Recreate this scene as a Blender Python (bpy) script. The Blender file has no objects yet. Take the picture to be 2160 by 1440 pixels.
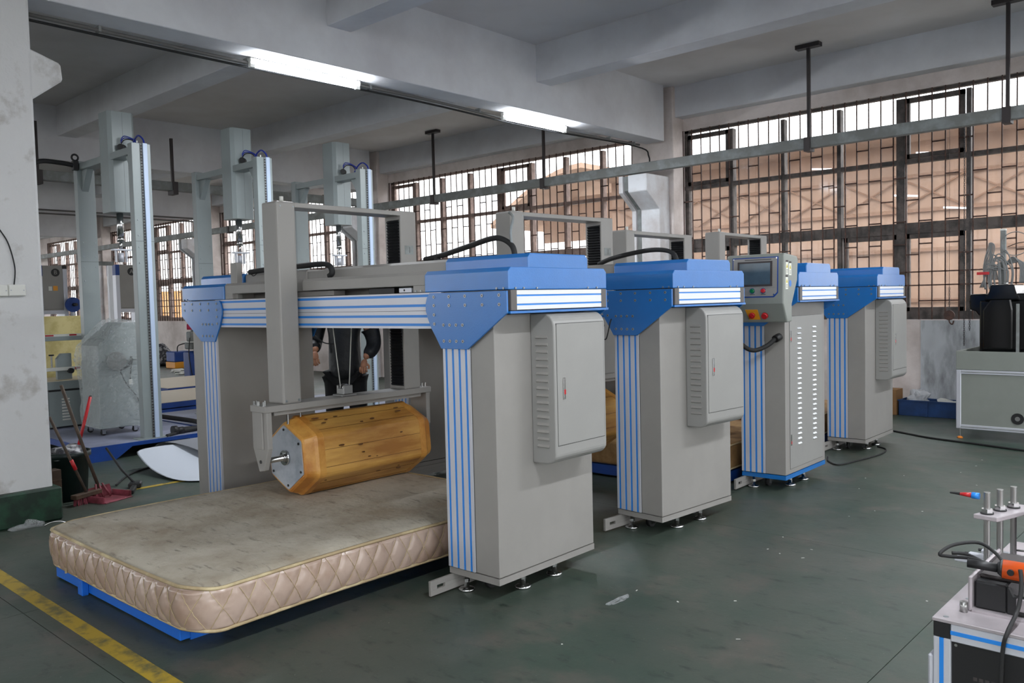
import bpy, bmesh, math, random
from mathutils import Vector, Matrix
random.seed(7)
PI = math.pi
SC = bpy.context.scene
COL = SC.collection

# ------------------------------------------------------------------ camera
cam_data = bpy.data.cameras.new('camera')
cam = bpy.data.objects.new('camera', cam_data); COL.objects.link(cam)
cam_data.sensor_width = 36.0
cam_data.lens = 36.0 * 1765.157 / 2160.0
cam_data.clip_end = 300
_y, _p, _r = math.radians(-42.6213), math.radians(-2.7948), math.radians(-1.3554)
fw = Vector((math.sin(_y)*math.cos(_p), math.cos(_y)*math.cos(_p), math.sin(_p)))
rt = Vector((math.cos(_y), -math.sin(_y), 0)); up = rt.cross(fw)
r2 = rt*math.cos(_r) + up*math.sin(_r); u2 = r2.cross(fw)
cam.matrix_world = Matrix(((r2.x, u2.x, -fw.x, 0), (r2.y, u2.y, -fw.y, 0), (r2.z, u2.z, -fw.z, 1.5), (0, 0, 0, 1)))
SC.camera = cam

# ------------------------------------------------------------------ world, exposure, big lights
SC.view_settings.view_transform = 'Standard'
SC.view_settings.look = 'None'
SC.view_settings.gamma = 1.0
SC.view_settings.use_curve_mapping = False
SC.view_settings.exposure = 0.45
SC.cycles.max_bounces = 7
SC.cycles.diffuse_bounces = 4
SC.cycles.transparent_max_bounces = 12
SC.cycles.sample_clamp_indirect = 6
SC.cycles.use_denoising = True
world = bpy.data.worlds.new('overcast_sky'); SC.world = world
world.use_nodes = True
_bg = world.node_tree.nodes['Background']
_bg.inputs[0].default_value = (0.94, 0.97, 1.0, 1)
_bg.inputs[1].default_value = 4.4
TUBE_EMIT = 20.0      # emission of the glowing tubes
TUBE_WATT = 60.0      # area light that hangs with every lit tube

# ------------------------------------------------------------------ helpers
def lin(c):
    return tuple((x/255/12.92 if x/255 <= .04045 else ((x/255+.055)/1.055)**2.4) for x in c)

def mat(name, rgb, rough=.5, metal=0.0, var=0.0, scale=6.0, rgb2=None, lo=.45, hi=.65, bump=0.0, bscale=60.0, emit=0.0, alpha=None, stretch=None, spec=.5, coat=0.0, rvar=0.0):
    m = bpy.data.materials.new(name); m.use_nodes = True
    nt = m.node_tree; b = nt.nodes['Principled BSDF']
    c = lin(rgb) + (1,)
    b.inputs['Base Color'].default_value = c
    b.inputs['Roughness'].default_value = rough
    b.inputs['Metallic'].default_value = metal
    b.inputs['Specular IOR Level'].default_value = spec
    if coat: b.inputs['Coat Weight'].default_value = coat; b.inputs['Coat Roughness'].default_value = .2
    tc = nt.nodes.new('ShaderNodeTexCoord')
    src = tc.outputs['Object']
    if stretch:
        mp = nt.nodes.new('ShaderNodeMapping'); mp.inputs['Scale'].default_value = stretch
        nt.links.new(src, mp.inputs[0]); src = mp.outputs[0]
    if rgb2 is not None or var:
        n = nt.nodes.new('ShaderNodeTexNoise'); n.inputs['Scale'].default_value = scale
        n.inputs['Detail'].default_value = 8; n.inputs['Roughness'].default_value = .62
        nt.links.new(src, n.inputs['Vector'])
        r = nt.nodes.new('ShaderNodeValToRGB')
        r.color_ramp.elements[0].position = lo; r.color_ramp.elements[1].position = hi
        if rgb2 is None: rgb2 = tuple(max(0, x*(1-var)) for x in rgb)
        r.color_ramp.elements[0].color = lin(rgb2) + (1,)
        r.color_ramp.elements[1].color = c
        nt.links.new(n.outputs['Fac'], r.inputs[0]); nt.links.new(r.outputs[0], b.inputs['Base Color'])
        if rvar:
            mr = nt.nodes.new('ShaderNodeMapRange'); mr.inputs['From Min'].default_value = .35; mr.inputs['From Max'].default_value = .65
            mr.inputs['To Min'].default_value = rough-rvar; mr.inputs['To Max'].default_value = rough+rvar
            nt.links.new(n.outputs['Fac'], mr.inputs['Value']); nt.links.new(mr.outputs[0], b.inputs['Roughness'])
    if bump:
        n2 = nt.nodes.new('ShaderNodeTexNoise'); n2.inputs['Scale'].default_value = bscale; n2.inputs['Detail'].default_value = 5
        nt.links.new(src, n2.inputs['Vector'])
        bp = nt.nodes.new('ShaderNodeBump'); bp.inputs['Strength'].default_value = bump; bp.inputs['Distance'].default_value = .02
        nt.links.new(n2.outputs['Fac'], bp.inputs['Height']); nt.links.new(bp.outputs[0], b.inputs['Normal'])
    if emit:
        b.inputs['Emission Color'].default_value = c; b.inputs['Emission Strength'].default_value = emit
    return m

def film_mat(name, rgb, clear, rough=.12, bump=.0, bscale=20):
    m = bpy.data.materials.new(name); m.use_nodes = True; nt = m.node_tree
    b = nt.nodes['Principled BSDF']; b.inputs['Base Color'].default_value = lin(rgb)+(1,); b.inputs['Roughness'].default_value = rough
    t = nt.nodes.new('ShaderNodeBsdfTransparent'); mx = nt.nodes.new('ShaderNodeMixShader')
    n = nt.nodes.new('ShaderNodeTexNoise'); n.inputs['Scale'].default_value = bscale; n.inputs['Detail'].default_value = 6
    tc = nt.nodes.new('ShaderNodeTexCoord'); nt.links.new(tc.outputs['Object'], n.inputs['Vector'])
    mr = nt.nodes.new('ShaderNodeMapRange'); mr.inputs['To Min'].default_value = max(0, clear-.12); mr.inputs['To Max'].default_value = min(1, clear+.12)
    nt.links.new(n.outputs['Fac'], mr.inputs['Value'])
    nt.links.new(mr.outputs[0], mx.inputs[0]); nt.links.new(b.outputs[0], mx.inputs[1]); nt.links.new(t.outputs[0], mx.inputs[2])
    if bump:
        bp = nt.nodes.new('ShaderNodeBump'); bp.inputs['Strength'].default_value = bump; bp.inputs['Distance'].default_value = .03
        nt.links.new(n.outputs['Fac'], bp.inputs['Height']); nt.links.new(bp.outputs[0], b.inputs['Normal'])
    nt.links.new(mx.outputs[0], nt.nodes['Material Output'].inputs['Surface'])
    return m

class MB:
    """collects shapes, build() links them as ONE mesh object"""
    def __init__(s): s.bm = bmesh.new(); s.smooth = False
    def box(s, x0, x1, y0, y1, z0, z1, M=None):
        v = [s.bm.verts.new((x, y, z)) for z in (z0, z1) for y in (y0, y1) for x in (x0, x1)]
        for f in ((0,2,3,1),(4,5,7,6),(0,1,5,4),(2,6,7,3),(0,4,6,2),(1,3,7,5)): s.bm.faces.new([v[i] for i in f])
        if M is not None:
            for q in v: q.co = M @ q.co
        return s
    def prism(s, pts, axis, a, b):
        """pts: 2D polygon in the two other axes (order x,y,z without axis); extruded from a to b"""
        def mk(p, t):
            if axis == 'x': return (t, p[0], p[1])
            if axis == 'y': return (p[0], t, p[1])
            return (p[0], p[1], t)
        A = [s.bm.verts.new(mk(p, a)) for p in pts]; B = [s.bm.verts.new(mk(p, b)) for p in pts]
        n = len(pts)
        s.bm.faces.new(A); s.bm.faces.new(B[::-1])
        for i in range(n): s.bm.faces.new((A[i], B[i], B[(i+1) % n], A[(i+1) % n]))
        return s
    def cyl(s, p0, p1, r0, r1=None, n=16, caps=True):
        r1 = r0 if r1 is None else r1
        p0, p1 = Vector(p0), Vector(p1); d = (p1-p0).normalized()
        u = d.orthogonal().normalized(); w = d.cross(u)
        A = [s.bm.verts.new(p0+(u*math.cos(2*PI*i/n)+w*math.sin(2*PI*i/n))*r0) for i in range(n)]
        B = [s.bm.verts.new(p1+(u*math.cos(2*PI*i/n)+w*math.sin(2*PI*i/n))*r1) for i in range(n)]
        for i in range(n):
            f = s.bm.faces.new((A[i], A[(i+1) % n], B[(i+1) % n], B[i])); f.smooth = n > 8
        if caps: s.bm.faces.new(A[::-1]); s.bm.faces.new(B)
        return s
    def tube(s, pts, r, n=8, closed=False, sub=6):
        P = [Vector(p) for p in pts]
        if sub > 1 and len(P) > 2:
            Q = []
            N = len(P); rng = range(N if closed else N-1)
            for i in rng:
                if closed: a, b, c, d = P[(i-1) % N], P[i], P[(i+1) % N], P[(i+2) % N]
                else: a, b, c, d = P[max(i-1, 0)], P[i], P[i+1], P[min(i+2, N-1)]
                for k in range(sub):
                    t = k/sub
                    Q.append(.5*((2*b)+(c-a)*t+(2*a-5*b+4*c-d)*t*t+(3*b-a-3*c+d)*t**3))
            if not closed: Q.append(P[-1])
            P = Q
        N = len(P); rings = []; u = None
        for i in range(N):
            if closed: d = (P[(i+1) % N]-P[(i-1) % N])
            else: d = P[min(i+1, N-1)]-P[max(i-1, 0)]
            d = d.normalized() if d.length > 1e-9 else Vector((0, 0, 1))
            u = d.orthogonal().normalized() if u is None else (u-d*u.dot(d)).normalized()
            w = d.cross(u)
            rings.append([s.bm.verts.new(P[i]+(u*math.cos(2*PI*k/n)+w*math.sin(2*PI*k/n))*r) for k in range(n)])
        for i in range(N if closed else N-1):
            A, B = rings[i], rings[(i+1) % N]
            for k in range(n):
                f = s.bm.faces.new((A[k], A[(k+1) % n], B[(k+1) % n], B[k])); f.smooth = True
        if not closed: s.bm.faces.new(rings[0][::-1]); s.bm.faces.new(rings[-1])
        return s
    def lathe(s, prof, c=(0, 0, 0), n=24):
        rings = []
        for r, z in prof:
            rings.append([s.bm.verts.new((c[0]+max(r, 1e-4)*math.cos(2*PI*k/n), c[1]+max(r, 1e-4)*math.sin(2*PI*k/n), c[2]+z)) for k in range(n)])
        for A, B in zip(rings, rings[1:]):
            for k in range(n):
                f = s.bm.faces.new((A[k], A[(k+1) % n], B[(k+1) % n], B[k])); f.smooth = True
        s.bm.faces.new(rings[0][::-1]); s.bm.faces.new(rings[-1])
        return s
    def quad(s, *p):
        s.bm.faces.new([s.bm.verts.new(q) for q in p]); return s
    def sphere(s, c, r, sc=(1, 1, 1), seg=12):
        M = Matrix.Translation(c) @ Matrix.Diagonal((sc[0], sc[1], sc[2], 1))
        g = bmesh.ops.create_uvsphere(s.bm, u_segments=seg, v_segments=max(6, seg*2//3), radius=r, matrix=M)
        for v in g['verts']:
            for f in v.link_faces: f.smooth = True
        return s
    def build(s, name, m, parent=None, bevel=0.0, loc=None, seg=1):
        bmesh.ops.recalc_face_normals(s.bm, faces=s.bm.faces[:])
        me = bpy.data.meshes.new(name); s.bm.to_mesh(me); s.bm.free()
        me.materials.append(m)
        o = bpy.data.objects.new(name, me); COL.objects.link(o)
        if parent is not None: o.parent = parent
        if loc is not None: o.location = loc
        if bevel:
            md = o.modifiers.new('bevel', 'BEVEL'); md.width = bevel; md.segments = seg; md.limit_method = 'ANGLE'; md.angle_limit = math.radians(50)
        return o

def box(name, m, parent, x0, x1, y0, y1, z0, z1, bevel=0.0, seg=1):
    return MB().box(x0, x1, y0, y1, z0, z1).build(name, m, parent, bevel, seg=seg)
def prism(name, m, parent, pts, axis, a, b, bevel=0.0, seg=1):
    return MB().prism(pts, axis, a, b).build(name, m, parent, bevel, seg=seg)
def cyl(name, m, parent, p0, p1, r0, r1=None, n=16):
    return MB().cyl(p0, p1, r0, r1, n).build(name, m, parent)
def tube(name, m, parent, pts, r, n=8, closed=False, sub=6):
    return MB().tube(pts, r, n, closed, sub).build(name, m, parent)
def tag(o, label, cat, group=None):
    o['label'] = label; o['category'] = cat
    if group: o['group'] = group
    return o
def thing(name, label, cat, loc=(0, 0, 0), rz=0.0, group=None):
    o = bpy.data.objects.new(name, None); COL.objects.link(o)
    o.location = loc; o.rotation_euler = (0, 0, rz); o.empty_display_size = .1
    return tag(o, label, cat, group)
def struct(o):
    o['kind'] = 'structure'; return o
def stuff(o):
    o['kind'] = 'stuff'; return o
def text_part(name, body, m, parent, loc, rot, size, ext=.0006, align='CENTER'):
    cu = bpy.data.curves.new(name, 'FONT'); cu.body = body; cu.size = size; cu.extrude = ext
    cu.align_x = align; cu.align_y = 'CENTER'
    t = bpy.data.objects.new(name, cu); COL.objects.link(t)
    bpy.context.view_layer.update()
    me = bpy.data.meshes.new_from_object(t)
    bpy.data.objects.remove(t)
    o = bpy.data.objects.new(name, me); COL.objects.link(o); me.materials.append(m)
    o.location = loc; o.rotation_euler = rot
    if parent is not None: o.parent = parent
    return o

# ------------------------------------------------------------------ materials
M_wall = mat('old_whitewash', (226, 216, 212), .85, rgb2=(192, 180, 174), scale=1.1, lo=.36, hi=.58, bump=.25, bscale=14)
M_beam = mat('painted_concrete', (222, 224, 228), .8, rgb2=(204, 204, 208), scale=.9, lo=.35, hi=.6, bump=.15, bscale=10)
M_ceil = mat('ceiling_paint', (220, 218, 218), .85, rgb2=(204, 200, 198), scale=.5, lo=.35, hi=.62)
M_col = mat('stained_column_plaster', (208, 208, 208), .85, rgb2=(140, 132, 122), scale=2.6, lo=.27, hi=.46, bump=.35, bscale=18)
M_plinth = mat('dark_green_plinth', (28, 66, 46), .6, var=.4, scale=8)
M_frame = mat('hazed_window_frame', (158, 136, 126), .7, rgb2=(126, 108, 100), scale=9)  # far-bay frames: paler than the near ones, distance haze put into the colour
M_framed = mat('dirty_window_frame', (96, 88, 84), .7, rgb2=(62, 58, 56), scale=7, lo=.4, hi=.6)
M_bar = mat('rusty_bar', (92, 64, 54), .7, var=.3, scale=20)
M_rail = mat('dusty_pale_steel', (140, 146, 146), .65, rgb2=(118, 120, 118), scale=5)
M_steel_dk = mat('dark_steel', (58, 52, 52), .6)
M_gray = mat('warm_grey_enamel', (149, 146, 142), .42, var=.03, scale=3, spec=.4)
M_gray2 = mat('cool_grey_enamel', (150, 149, 146), .4, var=.02, scale=3, spec=.4)
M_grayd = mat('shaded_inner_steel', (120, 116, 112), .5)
M_alu = mat('anodised_aluminium', (196, 198, 206), .42, metal=.25, spec=.5)
M_aluw = mat('bright_aluminium', (226, 228, 232), .35, metal=.1)
M_blue = mat('blue_powder_coat', (16, 110, 188), .34, var=.05, scale=2, bump=.05, bscale=120, spec=.7, coat=.35)
M_stripe = mat('blue_slot_strip', (36, 128, 214), .4)
M_blued = mat('deep_blue_paint', (14, 66, 150), .5, var=.12, scale=4)
M_cap = mat('grey_plastic_cap', (96, 92, 90), .55)
M_black = mat('black_plastic', (22, 22, 24), .5)
M_rubber = mat('black_rubber', (26, 26, 27), .7)
M_bellow = mat('black_bellows', (16, 18, 22), .6)
M_chrome = mat('chrome', (205, 205, 205), .18, metal=1.0)
M_steel = mat('plain_steel', (160, 160, 158), .35, metal=.9)
M_seam = mat('dark_seam', (60, 60, 60), .8)
M_red = mat('red_plastic', (178, 28, 34), .4)
M_green_btn = mat('green_button', (12, 110, 62), .3)
M_yellow = mat('yellow_plate', (224, 150, 30), .45)
M_white = mat('white_plastic', (214, 214, 208), .45)
M_teal = mat('pale_sage_enamel', (138, 142, 136), .4, var=.04, scale=2, spec=.4)
M_screen = mat('display_glass', (78, 96, 108), .2, var=.12, scale=4)
M_screw = mat('dull_screw', (150, 156, 160), .35, metal=.7)

def floor_mat():
    m = bpy.data.materials.new('worn_green_floor_paint'); m.use_nodes = True; nt = m.node_tree; b = nt.nodes['Principled BSDF']
    tc = nt.nodes.new('ShaderNodeTexCoord')
    def noise(sc, det=8, rough=.65, st=None):
        n = nt.nodes.new('ShaderNodeTexNoise'); n.inputs['Scale'].default_value = sc; n.inputs['Detail'].default_value = det; n.inputs['Roughness'].default_value = rough
        if st:
            mp = nt.nodes.new('ShaderNodeMapping'); mp.inputs['Scale'].default_value = st
            nt.links.new(tc.outputs['Object'], mp.inputs[0]); nt.links.new(mp.outputs[0], n.inputs['Vector'])
        else: nt.links.new(tc.outputs['Object'], n.inputs['Vector'])
        return n
    def ramp(n, p0, c0, p1, c1):
        r = nt.nodes.new('ShaderNodeValToRGB'); r.color_ramp.elements[0].position = p0; r.color_ramp.elements[1].position = p1
        r.color_ramp.elements[0].color = c0; r.color_ramp.elements[1].color = c1
        nt.links.new(n.outputs['Fac'], r.inputs[0]); return r
    a = ramp(noise(.8), .36, lin((50, 68, 58))+(1,), .62, lin((72, 77, 69))+(1,))
    d = ramp(noise(2.6), .52, (0, 0, 0, 1), .72, (1, 1, 1, 1))
    m1 = nt.nodes.new('ShaderNodeMixRGB'); m1.inputs[2].default_value = lin((86, 82, 75))+(1,)
    nt.links.new(d.outputs[0], m1.inputs[0]); nt.links.new(a.outputs[0], m1.inputs[1])
    e = ramp(noise(7, st=(1, 2.2, 1)), .56, (0, 0, 0, 1), .7, (.8, .8, .8, 1))
    m2 = nt.nodes.new('ShaderNodeMixRGB'); m2.inputs[2].default_value = lin((32, 42, 37))+(1,)
    nt.links.new(e.outputs[0], m2.inputs[0]); nt.links.new(m1.outputs[0], m2.inputs[1])
    w = ramp(noise(38, 3), .68, (0, 0, 0, 1), .76, (.5, .5, .5, 1))
    m3 = nt.nodes.new('ShaderNodeMixRGB'); m3.inputs[2].default_value = lin((150, 150, 142))+(1,)
    nt.links.new(w.outputs[0], m3.inputs[0]); nt.links.new(m2.outputs[0], m3.inputs[1])
    nt.links.new(m3.outputs[0], b.inputs['Base Color'])
    rr = nt.nodes.new('ShaderNodeMapRange'); rr.inputs['To Min'].default_value = .3; rr.inputs['To Max'].default_value = .62
    nt.links.new(noise(1.7).outputs['Fac'], rr.inputs['Value']); nt.links.new(rr.outputs[0], b.inputs['Roughness'])
    bp = nt.nodes.new('ShaderNodeBump'); bp.inputs['Strength'].default_value = .12; bp.inputs['Distance'].default_value = .01
    nt.links.new(noise(30).outputs['Fac'], bp.inputs['Height']); nt.links.new(bp.outputs[0], b.inputs['Normal'])
    return m
M_floor = floor_mat()

# ------------------------------------------------------------------ the hall
WY = 11.0            # inner face of the window wall
CZ = 4.56            # ceiling
PITCH = 6.87
mb = MB()
# slabs with narrow recessed joints
floor = struct(MB().box(-40, 9, -12, 14, -.30, -.006).build('floor', M_seam))
xs = [-40, -33, -27, -21, -16.2, -11.4, -7.9, -4.6, -1.15, 2.4, 5.6, 9]
ys = [-12, -6, -2.2, 1.35, 4.9, 8.0, 11.4, 14]
for i in range(len(xs)-1):
    for j in range(len(ys)-1):
        MB().box(xs[i]+.0017, xs[i+1]-.0017, ys[j]+.0017, ys[j+1]-.0017, -.05, 0).build('floor_slab', M_floor, floor)
M_line = mat('worn_yellow_line', (176, 148, 44), .55, rgb2=(104, 98, 58), scale=7, lo=.36, hi=.5)
MB().box(-7.2, 2.0, 1.425, 1.505, 0, .002).build('painted_line', M_line, floor)
MB().box(-7.06, -7.00, 2.75, 3.9, 0, .002).build('painted_line', M_line, floor)

struct(MB().box(-40, 9, -12, 11.4, CZ, CZ+.2).build('ceiling', M_ceil))
k = 0
for i in range(-4, 2):
    x0 = -6.97 + i*PITCH
    if x0 > 8: continue
    k += 1
    struct(MB().box(x0, x0+.32, -12, 10.6, 3.763, CZ+.01).build('trim_%d' % k, M_beam, bevel=.006))
for y in (10.79, 7.77, 4.76, 1.75, -1.26, -4.27, -7.28):
    k += 1
    struct(MB().box(-40, 9, y, y+.28, 4.12, CZ+.01).build('trim_%d' % k, M_beam, bevel=.006))

# window wall: sill wall, head wall, piers
bays = [(-6.58, -.45, 0), (-13.42, -7.34, 1), (-20.3, -14.2, 2), (-27.2, -21.1, 3), (-32.7, -27.95, 4), (.3, 6.4, 5)]
ZS, ZT = 1.15, 3.947
w = MB()
w.box(-40, 9, WY, WY+.24, 0, ZS); w.box(-40, 9, WY, WY+.24, ZT, CZ)
edges = sorted([(b[0], b[1]) for b in bays])
prev = -40
for a, b in edges:
    w.box(prev, a, WY, WY+.24, ZS, ZT); prev = b
w.box(prev, 9, WY, WY+.24, ZS, ZT)
wall = struct(w.build('wall_back', M_wall))
wl = MB().box(-40.2, -40, -12, WY, 0, 1.0).box(-40.2, -40, -12, WY, 4.0, CZ)
for y_ in (-12, -8.5, -5.0, -1.5, 2.0, 5.5, 9.0): wl.box(-40.2, -40, y_, y_+.55, 1.0, 4.0)
struct(wl.build('wall_left', M_wall))
wf = MB().box(-19.5, 9, -12.24, -12, 0, 2.5).box(-40, -19.5, -12.24, -12, 0, 1.15).box(-40, 9, -12.24, -12, 4.0, CZ)
for i in range(-5, 3): wf.box(-6.97+i*PITCH-.2, -6.97+i*PITCH+.55, -12.24, -12, 2.5, 4.0)
struct(wf.build('wall_front', M_wall))
wr = MB().box(9, 9.24, -12, WY, 0, 1.0).box(9, 9.24, -12, WY, 4.0, CZ)
for y_ in (-12, -8.5, -5.0, -1.5, 2.0, 5.5, 9.0): wr.box(9, 9.24, y_, y_+.55, 1.0, 4.0)
wr.box(9, 9.24, 10.5, WY, 1.0, 4.0)
struct(wr.build('wall_right', M_wall))
M_peel = mat('bare_render_patch', (150, 116, 108), .9, var=.2, scale=20)
for (cx, cz, a, seed) in ((-4.05, 4.28, .10, 1), (-3.62, 4.42, .06, 2), (-3.0, 4.45, .07, 3), (-5.0, 4.30, .07, 4)):
    rr_ = random.Random(seed); P_ = []
    for k_ in range(11):
        t_ = 2*PI*k_/11; q_ = rr_.uniform(.35, 1.1); P_.append((cx+a*q_*math.cos(t_), cz+a*.8*q_*math.sin(t_)))
    prism('peeled_patch', M_peel, wall, P_, 'y', WY-.002, WY+.001)
# plaster band under the right window, a little proud, pale
M_sill = mat('grimy_white_plaster', (184, 188, 192), .8, rgb2=(128, 130, 132), scale=3.2, lo=.34, hi=.56, bump=.2, bscale=20, stretch=(1.6, 1, .5))
box('plaster_panel', M_sill, wall, -3.26, 3, WY-.035, WY, .0, ZS-.01)

# pilasters with crane corbels
M_pil = mat('pilaster_paint', (224, 226, 230), .75, rgb2=(190, 182, 180), scale=1.4, lo=.36, hi=.6, bump=.12)
for i in range(-3, 2):
    xc = -6.94 + i*PITCH
    p = struct(MB().box(xc-.36, xc+.36, 10.72, WY, 0, CZ).build('pilaster', M_wall, bevel=.01))
    prism('crane_corbel', M_pil, p, [(10.72, 0), (10.45, 0), (10.45, 2.78), (10.12, 3.02), (10.12, 3.26), (10.72, 3.26)], 'x', xc-.03, xc+.29, .008)
    prism('cable_duct', M_rail, p, [(10.72, .3), (10.50, .3), (10.50, 2.80), (10.17, 3.05), (10.17, 3.26), (10.72, 3.26)], 'x', xc-.13, xc-.03, .004)
    prism('duct_flank', M_pil, p, [(10.72, .0), (10.46, .0), (10.46, 2.78), (10.13, 3.02), (10.13, 3.26), (10.72, 3.26)], 'x', xc-.20, xc-.13, .006)

# crane rail along the window wall, hung from the ceiling by T rods
rail = tag(MB().box(-36, 8, 10.16, 10.26, 3.285, 3.42).build('crane_rail', M_rail, bevel=.006), 'long pale steel rail running in front of the windows, resting on wall corbels', 'rail')
for x in (-4.33, -2.17, -8.62, -11.2, -15.6, -18.4, -24.5):
    h = box('hanger_rod', M_steel_dk, rail, -.018, .018, -.018, .018, 0, CZ-3.42); h.location = (x, 10.21, 3.42)
    box('ceiling_plate', M_steel_dk, h, -.15, .15, -.05, .05, CZ-3.42-.05, CZ-3.42)
    box('clamp', M_steel_dk, h, -.04, .04, -.07, .07, -.17, 0.0)
rail2 = tag(MB().box(-13.26, -13.12, -6, 10.1, 3.39, 3.53).build('crane_rail', M_rail, bevel=.006), 'grey steel rail hung below the second roof beam at the left', 'rail')
for y in (4.35, 6.35):
    h = box('hanger_rod', M_steel_dk, rail2, -.02, .02, -.02, .02, 0, .70); h.location = (-13.19, y, 3.53)
    box('clamp', M_steel_dk, h, -.1, .1, -.04, .04, -.2, 0)

# windows
M_pane = film_mat('dusty_window_glass', (200, 190, 185), .86, .08, bscale=3)
def window(n, x0, x1, detail):
    M = M_frame
    fr = MB(); y0, y1 = WY+.05, WY+.13
    fr.box(x0, x1, y0, y1, ZT-.035, ZT).box(x0, x1, y0, y1, ZS, ZS+.10)
    fr.box(x0, x1, y0-.015, y1, 3.075, 3.13).box(x0, x1, y0-.015, y1, 2.21, 2.345)
    fr.box(x0, x0+.06, y0, y1, ZS, ZT).box(x1-.06, x1, y0, y1, ZS, ZT)
    win = struct(fr.build('window_%d' % n, M_framed if n in (1, 6) else M_frame))
    nm = max(1, round((x1-x0)/.782)); step = (x1-x0)/nm
    for i in range(1, nm):
        x = x0+i*step; wd = .05 if i % 4 else .10
        box('mullion', M_framed if x > -7 else M_frame, win, x-wd/2, x+wd/2, y0-.02, y1, ZS+.1, ZT-.07)
    # opening sashes
    for i in range(nm):
        a, b = x0+i*step, x0+(i+1)*step
        for r, (za, zb) in enumerate(((ZS+.1, 2.21), (2.345, 3.06), (3.14, ZT-.07))):
            if (r == 2 and i % 4 == 0) or (r == 0 and i % 4 in (0, 3)):
                s = MB()
                for q in ((a+.05, a+.10, za+.0, zb), (b-.10, b-.05, za+.0, zb)): s.box(q[0], q[1], y0+.0, y0+.05, q[2], q[3])
                s.box(a+.05, b-.05, y0, y0+.05, zb-.06, zb).box(a+.05, b-.05, y0, y0+.05, za, za+.05)
                s.build('sash', M_framed if x0 > -7 else M_frame, win)
            if detail: MB().box(a+.03, b-.03, y0+.055, y0+.059, za-.01, zb+.01).build('pane', M_pane, win)
    if not detail: MB().box(x0+.03, x1-.03, y0+.055, y0+.059, ZS+.05, ZT-.03).build('pane', M_pane, win)
    g = MB(); t = .008 if detail else .011
    nb = round((x1-x0)/.151); st = (x1-x0)/nb; yb = WY-.0
    for i in range(nb+1):
        x = x0+i*st; g.box(x-t*.8, x+t*.8, yb-t, yb+t, ZS, ZT)
        if i < nb:
            a = x; b = x+st
            hs = ([3.55], [3.30])[i % 2] if i % 3 else []
            hs = hs + ([2.90, 2.36], [2.62])[i % 2]
            hs = hs + ([2.08, 1.38], [1.95])[i % 2] if i % 4 != 3 else hs + [1.38]
            for z in hs: g.box(a, b, yb-t, yb+t, z-t, z+t)
    g.box(x0, x1, yb-t, yb+t, 1.735-t, 1.735+t).box(x0, x1, yb-t, yb+t, 1.57-t, 1.57+t)
    stuff(g.build('window_grille', M_bar, win))
for a, b, n in bays: window(n+1, a, b, n in (0, 1, 2))

# main column at the left with plinth, corbel
colm = struct(MB().box(-7.12, -6.53, 1.40, 2.155, .0, 3.763).build('pilaster', M_col, bevel=.02, seg=2))
prism('crane_corbel', M_col, colm, [(2.12, 2.98), (2.36, 3.17), (2.35, 3.29), (2.12, 3.37)], 'x', -7.05, -6.54, .012)
box('plinth', M_plinth, colm, -7.2, -6.46, 1.3, 2.19, 0, .24, .012)
box('cable_duct', M_rail, colm, -6.98, -6.70, 2.13, 2.20, 3.38, 3.763)
for xx, yy in ((-13.65, 1.8), (-20.5, 1.8), (.1, -5.4)):
    c2 = struct(MB().box(xx-.3, xx+.3, yy-.35, yy+.35, 0, 3.763).build('pilaster', M_col, bevel=.02))
    box('plinth', M_plinth, c2, xx-.36, xx+.36, yy-.41, yy+.41, 0, .24, .012)

# ------------------------------------------------------------------ tube lights on the beam soffit
M_tube = mat('glowing_tube', (236, 244, 255), .4, emit=TUBE_EMIT)
M_sheath = mat('old_grey_conduit', (96, 94, 92), .6)
def tube_light(x, y0, y1, label):
    t = thing('tube_light', label, 'light', (x, y0, 3.70), 0, 'tube lights along the roof beams')
    L = y1-y0
    box('batten', M_white, t, -.025, .025, 0, L, .02, .055, .004)
    cyl('tube', M_tube, t, (0, .05, -.005), (0, L-.05, -.005), .018, n=10)
    for e in (0.0, L-.05): box('lamp_holder', M_white, t, -.018, .018, e, e+.05, -.03, .03, .003)
    ld = bpy.data.lights.new('tube_glow', 'AREA'); ld.shape = 'RECTANGLE'; ld.size = .05; ld.size_y = L-.1
    ld.energy = TUBE_WATT; ld.color = (.92, .96, 1.0)
    lo = bpy.data.objects.new('tube_glow', ld); COL.objects.link(lo); lo.parent = t; lo.location = (0, L/2, -.03)
    lo2 = bpy.data.objects.new('tube_glow', ld.copy()); COL.objects.link(lo2); lo2.parent = t; lo2.location = (0.032, L/2, 0.0); lo2.rotation_euler = (0, PI, 0)
    lo2.data.energy = TUBE_WATT*.9
    return t
tube_light(-6.93, 4.10, 5.33, 'nearer lit tube light under the long roof beam')
tube_light(-6.93, 7.45, 8.66, 'further lit tube light under the long roof beam, nearer the pilaster')
for y, lb in ((-5.5, 'out of view behind the camera, furthest'), (-2.0, 'out of view just behind the camera'), (1.3, 'out of view above the camera'), (4.6, 'out of view right of the testers'), (7.9, 'out of view near the window wall')):
    tube_light(.0, y, y+1.2, 'lit tube light under the near-side roof beam, '+lb)
con = thing('conduit_run', 'grey conduit and cable clipped along the underside of the long beam', 'conduit', (-6.985, 2.1, 3.74))
tube('conduit', M_sheath, con, [(0, .05, 0), (.01, 2, -.02), (0, 4, .0), (0.0, 6, -.035), (0, 8.35, 0)], .016)
tube('cable', M_rubber, con, [(-.035, .05, -.03), (-.03, 1.9, -.045), (-.035, 4, -.03), (-.03, 6, -.06), (-.035, 8.3, -.02), (-.0, 8.6, -.14), (.0, 8.58, -.34)], .011)
for y in (.7, 2.0, 3.4, 5.0, 5.9, 7.6, 8.2): box('clip', M_rail, con, -.05, .02, y, y+.02, -.02, .025)

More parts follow.
